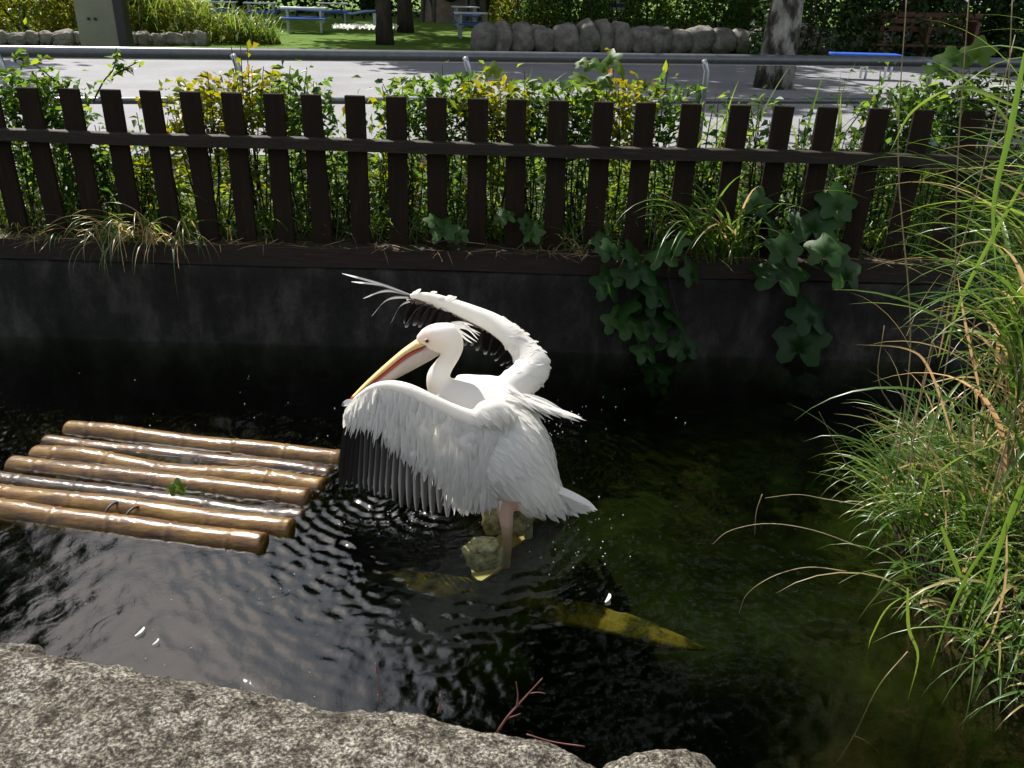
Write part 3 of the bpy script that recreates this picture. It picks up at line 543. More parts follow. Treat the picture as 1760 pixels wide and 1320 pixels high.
idx = RNG.choice(len(BV), 2600, replace=False)
for i in idx:                                     # body contour feathers on the trunk, lying towards the tail
    p = BV[i]; q = p-_C; d = q @ _fw; sx = 880+F_PX*(q @ _r)/d; sy = 660-F_PX*(q @ _u)/d
    if sy < 700 or sx < 800 or p[2] < .06 or (sy > 840 and sx < 890) or sx > 985: continue
    tdir = PY(985, 885, 3.0)-p; tdir = tdir/np.linalg.norm(tdir); low = min(1, max(0, (sy-790)/70)); tdir = tdir*(1-.55*low)+np.array([.1, 0, -1])*.6*low; nn = BN[i]; tdir = tdir-nn*(tdir @ nn)*.75; tdir = tdir/np.linalg.norm(tdir); ln = RNG.uniform(.035, .065)*(1+.5*low)
    BB.add(*feather(p+nn*.001, p+tdir*ln+nn*RNG.uniform(.002, .008), RNG.uniform(.005, .011), np.cross(tdir, nn), nn*.002, 5, .8, .2), 0, WHITE*RNG.uniform(.93, 1.03))
fa = np.where(BV[:, 1] > 3.26)[0]
for i in RNG.choice(fa, min(520, len(fa)), replace=False):      # scale-like feathers over the raised arm
    p = BV[i]; nn = BN[i]; q = p-_C; d = q @ _fw; sx = 880+F_PX*(q @ _r)/d; 
    if 775 < sx < 862: continue
    tdir = np.array([.25, .55, -.55]) if sx > 885 else np.array([.45, .6, -.25]); tdir = tdir-nn*(tdir @ nn)*.99; tdir = tdir/np.linalg.norm(tdir); ln = RNG.uniform(.022, .042)*(1.2 if sx > 885 else 1)
    BB.add(*feather(p+nn*.001, p+tdir*ln+nn*RNG.uniform(-.005, -.001), RNG.uniform(.007, .012), np.cross(tdir, nn), nn*.002, 5, .8, .2), 0, WHITE*RNG.uniform(.9, 1.03))
cf = BB.build('contour_feathers', M['plum'], pel); cf['kind'] = 'stuff'
B = Bag()
for a, m_, b in (((780, 558), (800, 560), (824, 577)), ((782, 562), (804, 566), (822, 584)), ((778, 556), (798, 555), (814, 560)), ((786, 566), (802, 576), (820, 588)), ((784, 560), (803, 563), (826, 573)), ((788, 570), (800, 582), (812, 590)), ((776, 555), (794, 554), (808, 563))):
    S = spline([PY(*a, 3.18), PY(*m_, 3.18), PY(*b, 3.19)], 10); t = np.linspace(0, 1, 10); B.add(*strip(S, .0045*(1-t**3*.9), (.4, .3, 1), .3), 0, WHITE)
B.build('crest', M['plum'], pel)

# splash drops round the bird, pale beads standing in for sun sparkles on the water
DV, DF = [], []; nd = 0
for k in range(170):
    px, py = [(RNG.normal(965, 35), RNG.normal(725, 18)), (RNG.normal(700, 60), RNG.normal(888, 14)), (RNG.normal(1000, 40), RNG.normal(920, 35)), (RNG.uniform(120, 1000), RNG.uniform(960, 1200)), (RNG.uniform(100, 1200), RNG.uniform(640, 760))][k % 5]
    c = PZ(px, py, .004); r = RNG.uniform(.0016, .0036)*(.55 if k % 5 == 3 else 1); bm = bmesh.new(); bmesh.ops.create_icosphere(bm, subdivisions=2, radius=r); bm.verts.index_update(); DV += [tuple(v.co+Vector(c)) for v in bm.verts]; DF += [[v.index+nd for v in f.verts] for f in bm.faces]; nd = len(DV); bm.free()
tag(mk('sparkle_drops', DV, DF, M['drop']), 'scattered pale drops standing in for sun sparkles on the pond round the pelican', 'water drops', None, 'stuff')

# ================================================================== planting behind the fence
def shrub(px, hw, top, kind, Y0, lab, n=300, size=.066):
    t = PY(px, top, Y0); w = hw*PXM(t)*1.25; h = t[2]-GZ; g = 'shrubs behind the picket fence'
    nm, mat = {'g': ('leafy_shrub', 'leaf_green'), 'y': ('yellow_shrub', 'leaf_yellow'), 'd': ('dark_shrub', 'leaf_dark')}[kind]
    s = thing(nm, lab, 'shrub', (t[0], Y0, GZ), g); st = []; ns = 12; P = []
    for k in range(ns):
        a = RNG.uniform(0, 2*math.pi); r = math.sqrt(RNG.uniform(0, 1)); hh = h*RNG.uniform(.5, 1.12)*(1-.22*r*r); b = np.array([t[0]+math.cos(a)*r*w*.35, Y0+math.sin(a)*r*.08, GZ]); e = np.array([t[0]+math.cos(a)*r*w, Y0+math.sin(a)*r*.13, GZ+hh])
        m_ = (b+e)/2+RNG.normal(0, .05, 3); S = spline([b, m_, e], 8); st.append(tube(S, np.linspace(.007, .0025, 8), 5)); q = RNG.uniform(.05, 1.06, n//ns)**.75; k0 = np.clip(q*7, 0, 6.999); i0 = k0.astype(int); f = (k0-i0)[:, None]
        P.append(S[i0]*(1-f)+S[np.minimum(i0+1, 7)]*f+RNG.normal(0, 1, (n//ns, 3))*np.array([.08, .06, .06]))
    if top < 140:
        u = np.clip(RNG.normal(size=(430, 3)), -1.55, 1.55)*np.array([w*.55, .10, .125]); P.append(np.array([t[0], Y0+.05, GZ+h*.74])+u)
    P = np.vstack(P); P = P[P[:, 1] > 5.06]; P[:, 2] = np.maximum(P[:, 2], GZ+.02)
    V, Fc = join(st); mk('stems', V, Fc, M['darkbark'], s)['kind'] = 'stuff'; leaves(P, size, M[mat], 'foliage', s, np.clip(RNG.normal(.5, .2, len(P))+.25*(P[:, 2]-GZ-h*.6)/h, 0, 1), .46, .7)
SHR = [(-10, 60, 100, 'g', 5.5, 'tall green shrub behind the end pickets under the tip of the arching branch'), (70, 50, 128, 'g', 5.55, 'green shrub below the middle of the arching leafy branch'), (135, 55, 172, 'g', 5.4, 'low green shrub behind the pickets at the foot of the thin upright sprig'),
 (200, 55, 190, 'g', 5.5, 'low green shrub behind the dry drooping grass clump where the lower pipe shows'), (262, 50, 178, 'y', 5.5, 'low yellow-green shrub between the dry grass clump and the taller yellow shrubs'), (338, 50, 125, 'y', 5.5, 'yellow-green shrub reaching the road, closest of the yellow ones to the sign pillar'),
 (420, 58, 108, 'y', 5.6, 'tallest yellow-green shrub, before a handrail post and beside the upright grass tuft'), (500, 55, 118, 'g', 5.5, 'green shrub growing round the upright grass tuft'), (575, 48, 165, 'g', 5.5, 'low green shrub in the dip next to the upright grass tuft'), (640, 48, 160, 'y', 5.55, 'low yellowish shrub behind the pickets above the raised wing tip'),
 (705, 50, 122, 'g', 5.6, 'glossy green shrub in line with the slim lawn tree'), (775, 52, 112, 'g', 5.65, 'tall green shrub in front of the handrail post by the boulder wall end'), (850, 55, 125, 'y', 5.5, 'yellow-green shrub in line with the end of the boulder wall'), (925, 50, 125, 'g', 5.6, 'green shrub with broad pale grass blades arching out of it'),
 (1000, 50, 125, 'g', 5.5, 'green shrub topped by the large pale climber leaves'), (1075, 55, 122, 'y', 5.6, 'yellow-green shrub beside the large pale climber leaves, below the notice sign'), (1150, 55, 132, 'g', 5.6, 'green shrub behind the pickets above the lobed wall vine'), (1230, 52, 150, 'g', 5.5, 'green shrub below the tall upright blades by a handrail post'),
 (1310, 55, 178, 'g', 5.5, 'low green shrub behind the arching grass clump on the sill'), (1390, 60, 185, 'd', 5.5, 'low dark shrub below the mottled tree trunk'), (1470, 60, 190, 'd', 5.55, 'low dark shrub below the blue bench'), (1560, 65, 130, 'g', 5.6, 'green shrub behind the fence end beside the pampas stems'), (1650, 70, 105, 'g', 5.7, 'tall green shrub seen through the pampas stems'), (1740, 70, 100, 'd', 5.8, 'dark shrub deep behind the pampas stems')]
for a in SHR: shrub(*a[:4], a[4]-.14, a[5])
m_ = 26000; P = np.stack([RNG.uniform(-4.6, 4.2, m_), RNG.uniform(5.2, 7.4, m_), np.zeros(m_)], 1); P = P[P[:, 1] < 7.55+SL*P[:, 0]]; P[:, 2] = GZ+.02+RNG.uniform(0, 1, len(P))*(.24+.16*np.sin(P[:, 0]*3.1+P[:, 1]*2)+.08*np.sin(P[:, 0]*7-P[:, 1]*5))
tag(leaves(P, .055, M['leaf_green'], 'ground_cover', None, np.clip(RNG.normal(.6, .2, len(P)), 0, 1), .5, .35), 'low sunlit leafy ground cover between the fence and the road', 'ground cover', None, 'stuff')

def bladep(root, az, ln, th0, bend, n=10, pw=1.4):
    p = np.array(root, float); out = [p.copy()]; h = np.array([math.cos(az), math.sin(az), 0])
    for k in range(n-1):
        th = th0+bend*((k+.5)/(n-1))**pw; p = p+(h*math.sin(th)+np.array([0, 0, 1])*math.cos(th))*ln/(n-1); out.append(p.copy())
    return np.array(out)
def bladev(root, az, ln, w, th0, bend, n=10, fold=-.35, pw=1.4):
    P = bladep(root, az, ln, th0, bend, n, pw); t = np.linspace(0, 1, n); wd = w*np.clip(.55+1.6*t, 0, 1)*np.clip(1-t**2.2, .02, 1); tw = RNG.normal(0, .35); return strip(P, wd, (-math.sin(az)+.2*tw, math.cos(az), tw), fold)
def tuft(name, label, cat, root, nbig, nsmall, ln, w, az0, azs, th=(.1, .7), bend=(.8, 2.2), spread=(.06, .05), dry=.12, group=None, mat='blade'):
    s = thing(name, label, cat, root, group); B = Bag()
    for k in range(nbig+nsmall):
        rt = np.array(root)+np.array([RNG.normal(0, spread[0]), RNG.normal(0, spread[1]), 0]); L_ = RNG.uniform(*ln)*(1 if k < nbig else .7); az = az0+RNG.normal(0, azs); c = RNG.uniform(.1, .72) if RNG.uniform() > dry else RNG.uniform(.85, 1)
        V, Fc = bladev(rt, az, L_, w*RNG.uniform(.7, 1.15), RNG.uniform(*th), RNG.uniform(*bend), 12)
        if k < nbig: mk('blade', V, Fc, M[mat], s, True, np.full(len(V), c))
        else: B.add(V, Fc, c)
    if nsmall: B.build('fine_blades', M[mat], s)['kind'] = 'stuff'
    return s
P0 = PY(1250, 400, 4.93); tuft('grass_clump', 'arching green grass clump spilling over the fence sill beside the vine', 'grass clump', (P0[0], 4.92, .6), 34, 60, (.55, .95), .010, math.pi*1.2, 1.1, (.1, .6), (1.0, 2.4), (.09, .03))
P0 = PY(250, 400, 4.93); tuft('grass_clump', 'dry straggling grass clump drooping over the wall between the pickets', 'grass clump', (P0[0], 4.9, .63), 38, 70, (.3, .78), .005, math.pi*1.5, .8, (.3, 1.0), (1.7, 2.6), (.16, .03), .45)
P0 = PY(45, 400, 4.93); tuft('grass_clump', 'sparse dry grass hanging over the sill by the end pickets', 'grass clump', (P0[0], 4.9, .63), 8, 14, (.15, .4), .0045, math.pi*1.5, .7, (.3, .9), (1.6, 2.6), (.16, .03), .6)
P0 = PY(1010, 400, 4.93); tuft('grass_clump', 'low mixed grass at the foot of the pickets beside the lobed vine leaves', 'grass clump', (P0[0], 4.93, .62), 8, 26, (.12, .3), .005, math.pi*1.5, 1.2, (.2, .9), (.8, 2.2), (.25, .02), .35)
for px, py, n_, L_, lab in ((500, 150, 16, (.45, .75), 'upright green grass tuft rising above the pickets near the yellow shrubs'), (1255, 150, 12, (.5, .8), 'tall upright grass blades beside the handrail post'), (925, 160, 6, (.5, .85), 'few broad pale grass blades arching out of the shrubs'), (1420, 210, 18, (.5, .85), 'arching grass tuft behind the fence end near the reeds')):
    P0 = PY(px, py, 5.75); tuft('grass_tuft', lab, 'grass tuft', (P0[0], 5.75, GZ+.35), n_, 0, L_, .011, math.pi*1.4, 1.6, (.02, .35), (.1, 1.4), (.11, .06), .1)
# grasses between the pickets
B = Bag()
for k in range(1500):
    x = RNG.uniform(-4, 3.2); B.add(*bladev((x, RNG.uniform(5.05, 5.5), GZ), RNG.uniform(0, 6.28), RNG.uniform(.15, .45), RNG.uniform(.003, .006), RNG.uniform(.05, .7), RNG.uniform(.3, 2.), 7), RNG.uniform(.1, .75))
tag(B.build('ground_cover', M['blade']), 'thin green grasses filling the ground under the shrubs', 'grass', None, 'stuff')
B = Bag()
for k in range(260):
    x = RNG.uniform(-3.6, 2.6); B.add(*bladev((x, 4.9+RNG.normal(0, .025), .628), RNG.uniform(0, 6.28), RNG.uniform(.06, .22), .0035, 1.45+RNG.normal(0, .1), RNG.uniform(0, .5), 6), RNG.uniform(0, 1))
tag(B.build('leaf_litter', M['drylitter']), 'dry grass litter lying along the fence sill', 'litter', None, 'stuff')

# lobed vine leaves
def vine_leaf(c, size, yaw, tilt, roll, lobes=3):
    out = []; N_ = 40
    for k in range(N_):
        a = -math.pi+2*math.pi*k/N_; lo = max(math.exp(-(a/.42)**2), .86*math.exp(-((abs(a)-1.25)/.38)**2), .6*math.exp(-((abs(a)-2.35)/.4)**2)); r = .55+.45*lo - .3*math.exp(-((abs(a)-math.pi)/.25)**2) + .025*math.sin(a*17); out.append((math.sin(a)*r*.95, math.cos(a)*r, -.10*abs(math.sin(a))*r-.12*r*r))
    V = [(0, -.18, .02)]+[(x*.55, y*.55, z*.3+.02) for x, y, z in out]+out; Fc = [[0, 1+k, 1+(k+1) % N_] for k in range(N_)]+[[1+k, 1+N_+k, 1+N_+(k+1) % N_, 1+(k+1) % N_] for k in range(N_)]
    R = Matrix.Rotation(yaw, 3, 'Z') @ Matrix.Rotation(tilt, 3, 'X') @ Matrix.Rotation(roll, 3, 'Y'); return np.array([np.array(R @ Vector(v))*size+c for v in V]), Fc
vine = thing('climbing_vine', 'broad lobed green vine hanging from the fence sill down the wall', 'vine', tuple(PY(1100, 470, 4.8)))
vl = [(1045, 492, 42), (1072, 530, 46), (1100, 470, 44), (1130, 500, 50), (1085, 560, 44), (1120, 560, 46), (1160, 545, 44), (1140, 440, 40), (1090, 440, 34), (1048, 432, 30), (1128, 640, 34), (1340, 470, 62), (1335, 400, 60), (1400, 385, 58), (1375, 590, 60), (1392, 545, 50), (1350, 430, 44), (1420, 430, 46), (1190, 470, 34), (1180, 600, 32), (1110, 605, 34), (1160, 420, 34), (1300, 350, 34), (1075, 475, 36), (1150, 590, 34), (1130, 665, 26), (1455, 470, 44), (1440, 350, 46), (1110, 520, 36), (1060, 555, 34)]
for (px, py, s) in vl:
    Yv = 4.82-RNG.uniform(0, .12) if py > 410 else 4.92; c = PY(px, py, Yv); V, Fc = vine_leaf(c, s*PXM(c), RNG.normal(0, .5), RNG.uniform(.5, 1.15), RNG.normal(0, .3)); mk('leaf', V, Fc, M['leaf_vine'], vine, True, np.full(len(V), RNG.uniform(0, 1)))
for pts in ([(1060, 425), (1075, 480), (1090, 540), (1120, 610), (1128, 670)], [(1130, 425), (1150, 480), (1170, 560), (1182, 610)], [(1330, 380), (1350, 450), (1380, 560), (1385, 640), (1410, 720)], [(740, 412), (830, 420), (920, 432), (1000, 430), (1080, 440)]):
    S = spline([PY(x, y, 4.85-.02*i) for i, (x, y) in enumerate(pts)], 24); V, Fc = tube(S+RNG.normal(0, .004, S.shape), .0035, 6); mk('stem', V, Fc, M['darkbark'], vine)
v2 = thing('climbing_vine', 'small lobed vine sprigs poking between pickets along the sill', 'vine', tuple(PY(840, 410, 4.85)))
for (px, py, s) in [(762, 398, 34), (748, 380, 24), (790, 405, 22), (915, 402, 26), (905, 385, 20), (200, 385, 22), (185, 395, 24), (215, 400, 20), (870, 372, 24), (1035, 415, 26)]:
    c = PY(px, py, 4.9); V, Fc = vine_leaf(c, s*PXM(c), RNG.normal(0, .6), RNG.uniform(.4, 1.1), RNG.normal(0, .4)); mk('leaf', V, Fc, M['leaf_vine'], v2, True, np.full(len(V), RNG.uniform(.3, 1)))
v3 = thing('broadleaf_climber', 'large pale green leaves topping the shrubs behind the fence', 'climber', tuple(PY(1010, 180, 5.4)))
for (px, py, s) in [(1020, 112, 26), (1048, 105, 28), (1000, 132, 26), (1035, 140, 24), (1070, 120, 24), (848, 122, 22), (762, 140, 20), (960, 165, 22), (1000, 165, 22), (1640, 100, 38), (1680, 92, 36), (1610, 120, 30), (1000, 108, 18)]:
    c = PY(px, py, 5.35); V, Fc = vine_leaf(c, s*PXM(c), RNG.normal(0, .8), RNG.uniform(.3, 1.2), RNG.normal(0, .5)); mk('leaf', V, Fc, M['leaf_green'], v3, True, np.full(len(V), RNG.uniform(.6, .9)))
def sprig(pts, label, n=22, Y=5.45):
    s = thing('leafy_sprig', label, 'sprig', tuple(PY(*pts[0], Y))); S = spline([PY(x, y, Y) for x, y in pts], 20); V, Fc = tube(S, np.linspace(.006, .0025, 20), 6); mk('stem', V, Fc, M['darkbark'], s)
    q = S[RNG.integers(3, 20, n)]+RNG.normal(0, .02, (n, 3)); leaves(q, .07, M['leaf_green'], 'foliage', s, RNG.uniform(.4, .95, n), .5)
sprig([(160, 175), (178, 140), (195, 118), (200, 82)], 'thin leafy sprig rising above the pickets before the sign pillar', 26)
sprig([(110, 150), (90, 135), (60, 112), (22, 98)], 'arching leafy branch above the end pickets', 26)
sprig([(195, 130), (215, 118), (238, 106)], 'short leafy side sprig leaning over the road', 12)

# ================================================================== reed bank on the side of the pond
V, Fc = rockmesh((2.33, 2.62, -.25), (.62, 1.05, .50), 4, .22, 5, 1.8); struct(mk('reed_bank', V, Fc, M['soil']))
RC = np.array([2.08, 2.85, .12])
reeds = thing('pampas_grass', 'tall clump of pampas grass with arching leaves and brown stems on the bank', 'grass clump', tuple(RC))
LB = Bag(); nleaf = 0
for k in range(54):
    rt = RC+np.array([RNG.normal(0.05, .16), RNG.normal(0, .26), RNG.uniform(-.05, .05)]); hgt = RNG.uniform(.95, 1.85); az = RNG.uniform(0, 6.28); P = bladep(rt, az, hgt, RNG.uniform(0, .09), RNG.uniform(0, .22), 12); V, Fc = tube(P, np.linspace(.0055, .0022, 12), 6); mk('stem', V, Fc, M['drystem'], reeds)
    for j in range(9):
        t = RNG.uniform(.30, 1.0); i = min(10, int(t*11)); p = P[i]; a2 = math.pi+RNG.normal(0, 1.0) if RNG.uniform() < .72 else RNG.uniform(0, 6.28); ln = RNG.uniform(.5, 1.1)*(1 if t > .35 else .75); c = RNG.uniform(.1, .76) if RNG.uniform() > .13+.15*(t < .35) else RNG.uniform(.82, 1)
        V, Fc = bladev(p, a2, ln, RNG.uniform(.006, .0135), RNG.uniform(.08, .5), RNG.uniform(.9, 2.3), 14, -.3, 1.2)
        if nleaf < 280: mk('leaf', V, Fc, M['blade'], reeds, True, np.full(len(V), c)); nleaf += 1
        else: LB.add(V, Fc, c)
for k in range(300):   # dry leaf bases between the stems
    rt = RC+np.array([RNG.normal(.05, .18), RNG.normal(0, .28), RNG.uniform(0, .7)]); LB.add(*bladev(rt, RNG.uniform(0, 6.28), RNG.uniform(.15, .45), .004, RNG.uniform(0, .6), RNG.uniform(.2, 1.8), 7), RNG.uniform(.78, 1))
LB.build('fine_leaves', M['blade'], reeds)['kind'] = 'stuff'
for pts, Yr in (([(1490, 870), (1420, 858), (1370, 850), (1315, 856)], 2.75), ([(1490, 945), (1400, 912), (1320, 900), (1255, 912), (1225, 935)], 2.7), ([(1455, 982), (1390, 975), (1330, 990), (1285, 1020), (1270, 1055)], 2.6), ([(1560, 1120), (1510, 1180), (1470, 1260), (1440, 1308)], 2.15), ([(1310, 850), (1300, 880), (1297, 920)], 2.75), ([(1478, 840), (1440, 770), (1408, 708)], 2.95), ([(1470, 1265), (1490, 1275), (1512, 1295)], 2.1), ([(1760, 1150), (1720, 1270), (1690, 1320)], 2.1)):
    S = spline([PY(x, y, Yr) for x, y in pts], 20); V, Fc = tube(S, np.linspace(.0022, .0008, 20), 5); mk('drooping_stem', V, Fc, M['drystem'], reeds)
for x0, y0, x1, y1, Yr in ((1545, 800, 1560, -30, 2.9), (1590, 800, 1668, -40, 2.8), (1690, 700, 1742, -40, 2.75), (1575, 850, 1520, 560, 2.95), (1600, 700, 1745, 60, 2.75)):
    a, b = PY(x0, y0, Yr), PY(x1, y1, Yr); a[2] = min(a[2], .3); S = spline([a, a*.65+b*.35+RNG.normal(0, .03, 3), a*.3+b*.7+RNG.normal(0, .03, 3), b], 14); V, Fc = tube(S, np.linspace(.0032, .0016, 14), 6); mk('dry_culm', V, Fc, M['drystem'], reeds)
low = thing('bank_grass', 'dense low green grass tuft hanging into the water below the pampas stems', 'grass clump', (1.85, 2.55, .05)); B = Bag(); nb = 0
for k in range(1900):
    a = RNG.uniform(math.pi*.55, math.pi*1.65); rr = RNG.uniform(.35, 1.12); rt = np.array([2.25+.60*rr*math.cos(a), 2.62+1.0*rr*math.sin(a), 0]); rt[2] = max(-.02, .22*(1-rr**2)+.06)
    az = a+RNG.normal(0, 1.0); c = RNG.uniform(.0, .72) if RNG.uniform() > .16 else RNG.uniform(.82, 1); V, Fc = bladev(rt, az, RNG.uniform(.14, .34)*(1+1.3*RNG.uniform()**2), RNG.uniform(.003, .008)*(1.5 if RNG.uniform() < .25 else 1), RNG.uniform(.05, .9), RNG.uniform(.5, 2.6), 9)
    if nb < 160 and rt[0] < 1.95: mk('blade', V, Fc, M['blade'], low, True, np.full(len(V), c)); nb += 1
    else: B.add(V, Fc, c)
B.build('fine_blades', M['blade'], low)['kind'] = 'stuff'

for pts, Yr, wd, c in (([(1775, 742), (1700, 768), (1640, 792), (1590, 832)], 2.4, .012, .6), ([(1772, 800), (1735, 890), (1708, 970), (1688, 1045)], 2.1, .016, .45), ([(1720, 905), (1665, 985), (1630, 1060), (1600, 1150)], 2.15, .011, .35), ([(1618, 905), (1645, 975), (1670, 1040)], 2.3, .011, .5), ([(1762, 90), (1735, 230), (1708, 350), (1712, 470)], 2.3, .013, .42), ([(1765, 300), (1700, 420), (1650, 520), (1612, 640)], 2.5, .011, .5), ([(1740, 180), (1650, 150), (1570, 190), (1530, 260)], 2.6, .009, .6), ([(1730, 900), (1728, 1000), (1705, 1090), (1675, 1130), (1655, 1128)], 2.1, .006, .9), ([(1560, 1010), (1562, 1080), (1578, 1130), (1560, 1205)], 2.15, .008, .6), ([(1590, 1010), (1530, 1040), (1500, 1090), (1492, 1115)], 2.3, .006, .7), ([(1690, 700), (1660, 560), (1645, 470)], 2.6, .007, .97), ([(1640, 760), (1600, 640), (1560, 600), (1470, 592)], 2.7, .006, .95)):
    S = spline([PY(x, y, Yr) for x, y in pts], 16); t = np.linspace(0, 1, 16); V, Fc = strip(S, wd*np.clip(.5+2*t, 0, 1)*np.clip(1-t**2.5, .03, 1)*.8, (1, .2, .35), -.35); mk('leaf', V, Fc, M['blade'], reeds, True, np.full(len(V), c))

# near twigs at the slab edge, floating bits
tw = thing('twig', 'bare forked red-brown twig sticking up at the granite slab edge', 'twig', tuple(PZ(858, 1256, .4)))
for pts, r in (([(855, 1258), (872, 1232), (890, 1212), (908, 1192), (932, 1166)], .0035), ([(888, 1214), (890, 1195), (887, 1172)], .0022), ([(908, 1192), (925, 1190), (938, 1192)], .0016), ([(870, 1235), (885, 1230), (895, 1226)], .0016)):
    S = spline([PY(x, y, 1.47) for x, y in pts], 12); V, Fc = tube(S, np.linspace(r, r*.45, 12), 6); mk('branch', V, Fc, M['twig'], tw)
for pts, lab in (([(905, 1262), (950, 1275), (1005, 1283)], 'thin red stem lying out over the water at the slab edge'), ([(652, 1205), (652, 1180), (645, 1140)], 'thin upright dry stalk at the slab edge'), ([(752, 1226), (757, 1208), (756, 1194)], 'short dry stalk at the slab edge by the forked twig')):
    S = spline([PY(x, y, 1.5) for x, y in pts], 10); V, Fc = tube(S, .0018, 6); tag(mk('stalk', V, Fc, M['twig']), lab, 'stalk')
for (px, py, s, lab) in ((1040, 1035, .045, 'small white down feather floating above the sunken yellow stone'), (232, 1093, .04, 'white feather floating near the granite slab'), (262, 1108, .025, 'tiny white fluff floating by the slab')):
    c = PZ(px, py, .006); V, Fc = feather(c, c+np.array([s*.4, s, .006]), s*.16, (1, -.4, .1), (.008, 0, .004), 8, .8, .3); tag(mk('floating_feather', V, Fc, M['plum'], None, True, None, np.tile(WHITE, (len(V), 1))), lab, 'feather')
c = PZ(305, 848, .05); lf = thing('water_leaf', 'small bright green leaf sprig resting on the bamboo raft', 'leaf', tuple(c))
for a, s, tl_ in ((.2, .05, .9), (-.7, .045, .5), (1.3, .035, .7)):
    V, Fc = vine_leaf(c+np.array([.02*math.sin(a), 0, .025]), s, a, tl_, .3); mk('leaf', V, Fc, M['leaf_green'], lf, True, np.full(len(V), .85))
S = spline([c, c+np.array([.05, -.01, .01]), c+np.array([.12, .0, .005])], 8); V, Fc = tube(S, .003, 5); mk('stem', V, Fc, M['leaf_green'], lf, True, np.full(len(V), .6))

# ================================================================== far side of the road
def stone_row(root, x0, y0, x1, y1, h, wid, step, seed, rows=1):
    L_ = math.hypot(x1-x0, y1-y0); s = 0; k = 0
    while s < L_:
        w = step*random.uniform(.7, 1.35); f = (s+w/2)/L_; hh = h*random.uniform(.86, 1.1)
        V, Fc = rockmesh((0, 0, 0), (w*.56, wid*random.uniform(.45, .6), hh*.56), seed+k, .3, 3, 1.0); a = math.atan2(y1-y0, x1-x0); tl_ = random.uniform(-.18, .18)
        R = Matrix.Rotation(a, 3, 'Z') @ Matrix.Rotation(tl_, 3, 'Y'); V = [np.array(R @ Vector(v))+np.array([x0+(x1-x0)*f, y0+(y1-y0)*f+random.uniform(-.05, .05), GZ+hh*.46]) for v in V]
        mk('stone', V, Fc, M['stone'], root); s += w*.93; k += 1
a, b = PZ(815, 88, GZ), PZ(1330, 92, GZ)
sw = thing('stone_wall', 'low wall of upright grey boulders below the clipped hedge', 'wall', tuple(a)); stone_row(sw, a[0], a[1], b[0]+6, b[1]+2.0, .66, .7, .56, 20)
a, b = PZ(-60, 80, GZ), PZ(335, 78, GZ)
sw2 = thing('stone_wall', 'very low dark stone edging under the plumed hedge by the pillar', 'wall', tuple(a)); stone_row(sw2, a[0]-2, a[1], b[0], b[1], .3, .4, .36, 60)

def bushmass(name, label, spots, n, size, mat, dens=1, cat='hedge', group=None, blades=0, origin=None):
    P0 = np.array(spots[0]); s = thing(name, label, cat, (P0[0], P0[1], GZ), group); P = []
    for (x, y, rx, ry, h) in spots:
        m = int(n/len(spots)); u = RNG.normal(size=(m, 3)); u[:, 2] = np.abs(u[:, 2]); u /= np.linalg.norm(u, axis=1)[:, None]; r = RNG.uniform(.6, 1.03, m)**.5; bump = 1+.13*np.sin(u[:, 0]*9+x*3)*np.sin(u[:, 1]*8)*np.cos(u[:, 2]*7+y)
        P.append(np.stack([x+u[:, 0]*rx*r*bump, y+u[:, 1]*ry*r*bump, GZ+u[:, 2]*h*r*bump], 1))
    P = np.vstack(P); leaves(P, size, M[mat], 'foliage', s, np.clip(RNG.normal(.5, .22, len(P)), 0, 1), .5, .7)
    st = []
    for (x, y, rx, ry, h) in spots:
        for k in range(4): st.append(tube([(x+random.uniform(-.3, .3)*rx, y, GZ), (x+random.uniform(-.5, .5)*rx, y+random.uniform(-.4, .4)*ry, GZ+h*.8)], [.04, .015], 5))
    V, Fc = join(st); mk('stems', V, Fc, M['darkbark'], s)['kind'] = 'stuff'
    if blades:
        B = Bag()
        for k in range(blades):
            x, y, rx, ry, h = spots[RNG.integers(len(spots))]; q = RNG.uniform(-1, 1); B.add(*bladev((x+rx*q, y+RNG.uniform(-1, .2)*ry, GZ+h*math.sqrt(max(0, 1-q*q))*RNG.uniform(.2, .9)), RNG.uniform(0, 6.28), RNG.uniform(.4, .9), .012, RNG.uniform(0, .5), RNG.uniform(.6, 2), 7), RNG.uniform(.3, .8))
        B.build('grass_plumes', M['blade'], s)['kind'] = 'stuff'
    return s
# left plumed hedge, either side of the pillar
def H(px, py, z=GZ): return PZ(px, py, z)
q = H(60, 72); bushmass('hedge', 'olive green hedge above the stone edging', [(q[0]-3, q[1]+.9, 2, 1.1, 1.7), (q[0]-.6, q[1]+.9, 1.8, 1.1, 1.75), (q[0]+1.2, q[1]+1.0, 1.6, 1.0, 1.65)], 15000, .11, 'leaf_yellow')
q = H(290, 76); bushmass('plume_hedge', 'sunlit plumed grass hedge sloping down to the lawn beside the pillar', [(q[0]-1.2, q[1]+.8, 1.1, .9, 1.55), (q[0]-.1, q[1]+1.0, 1.1, .9, 1.15), (q[0]+.9, q[1]+1.1, 1.0, .8, .65), (q[0]+1.7, q[1]+1.2, .7, .6, .35)], 9000, .10, 'leaf_yellow', 1, 'hedge', None, 900)
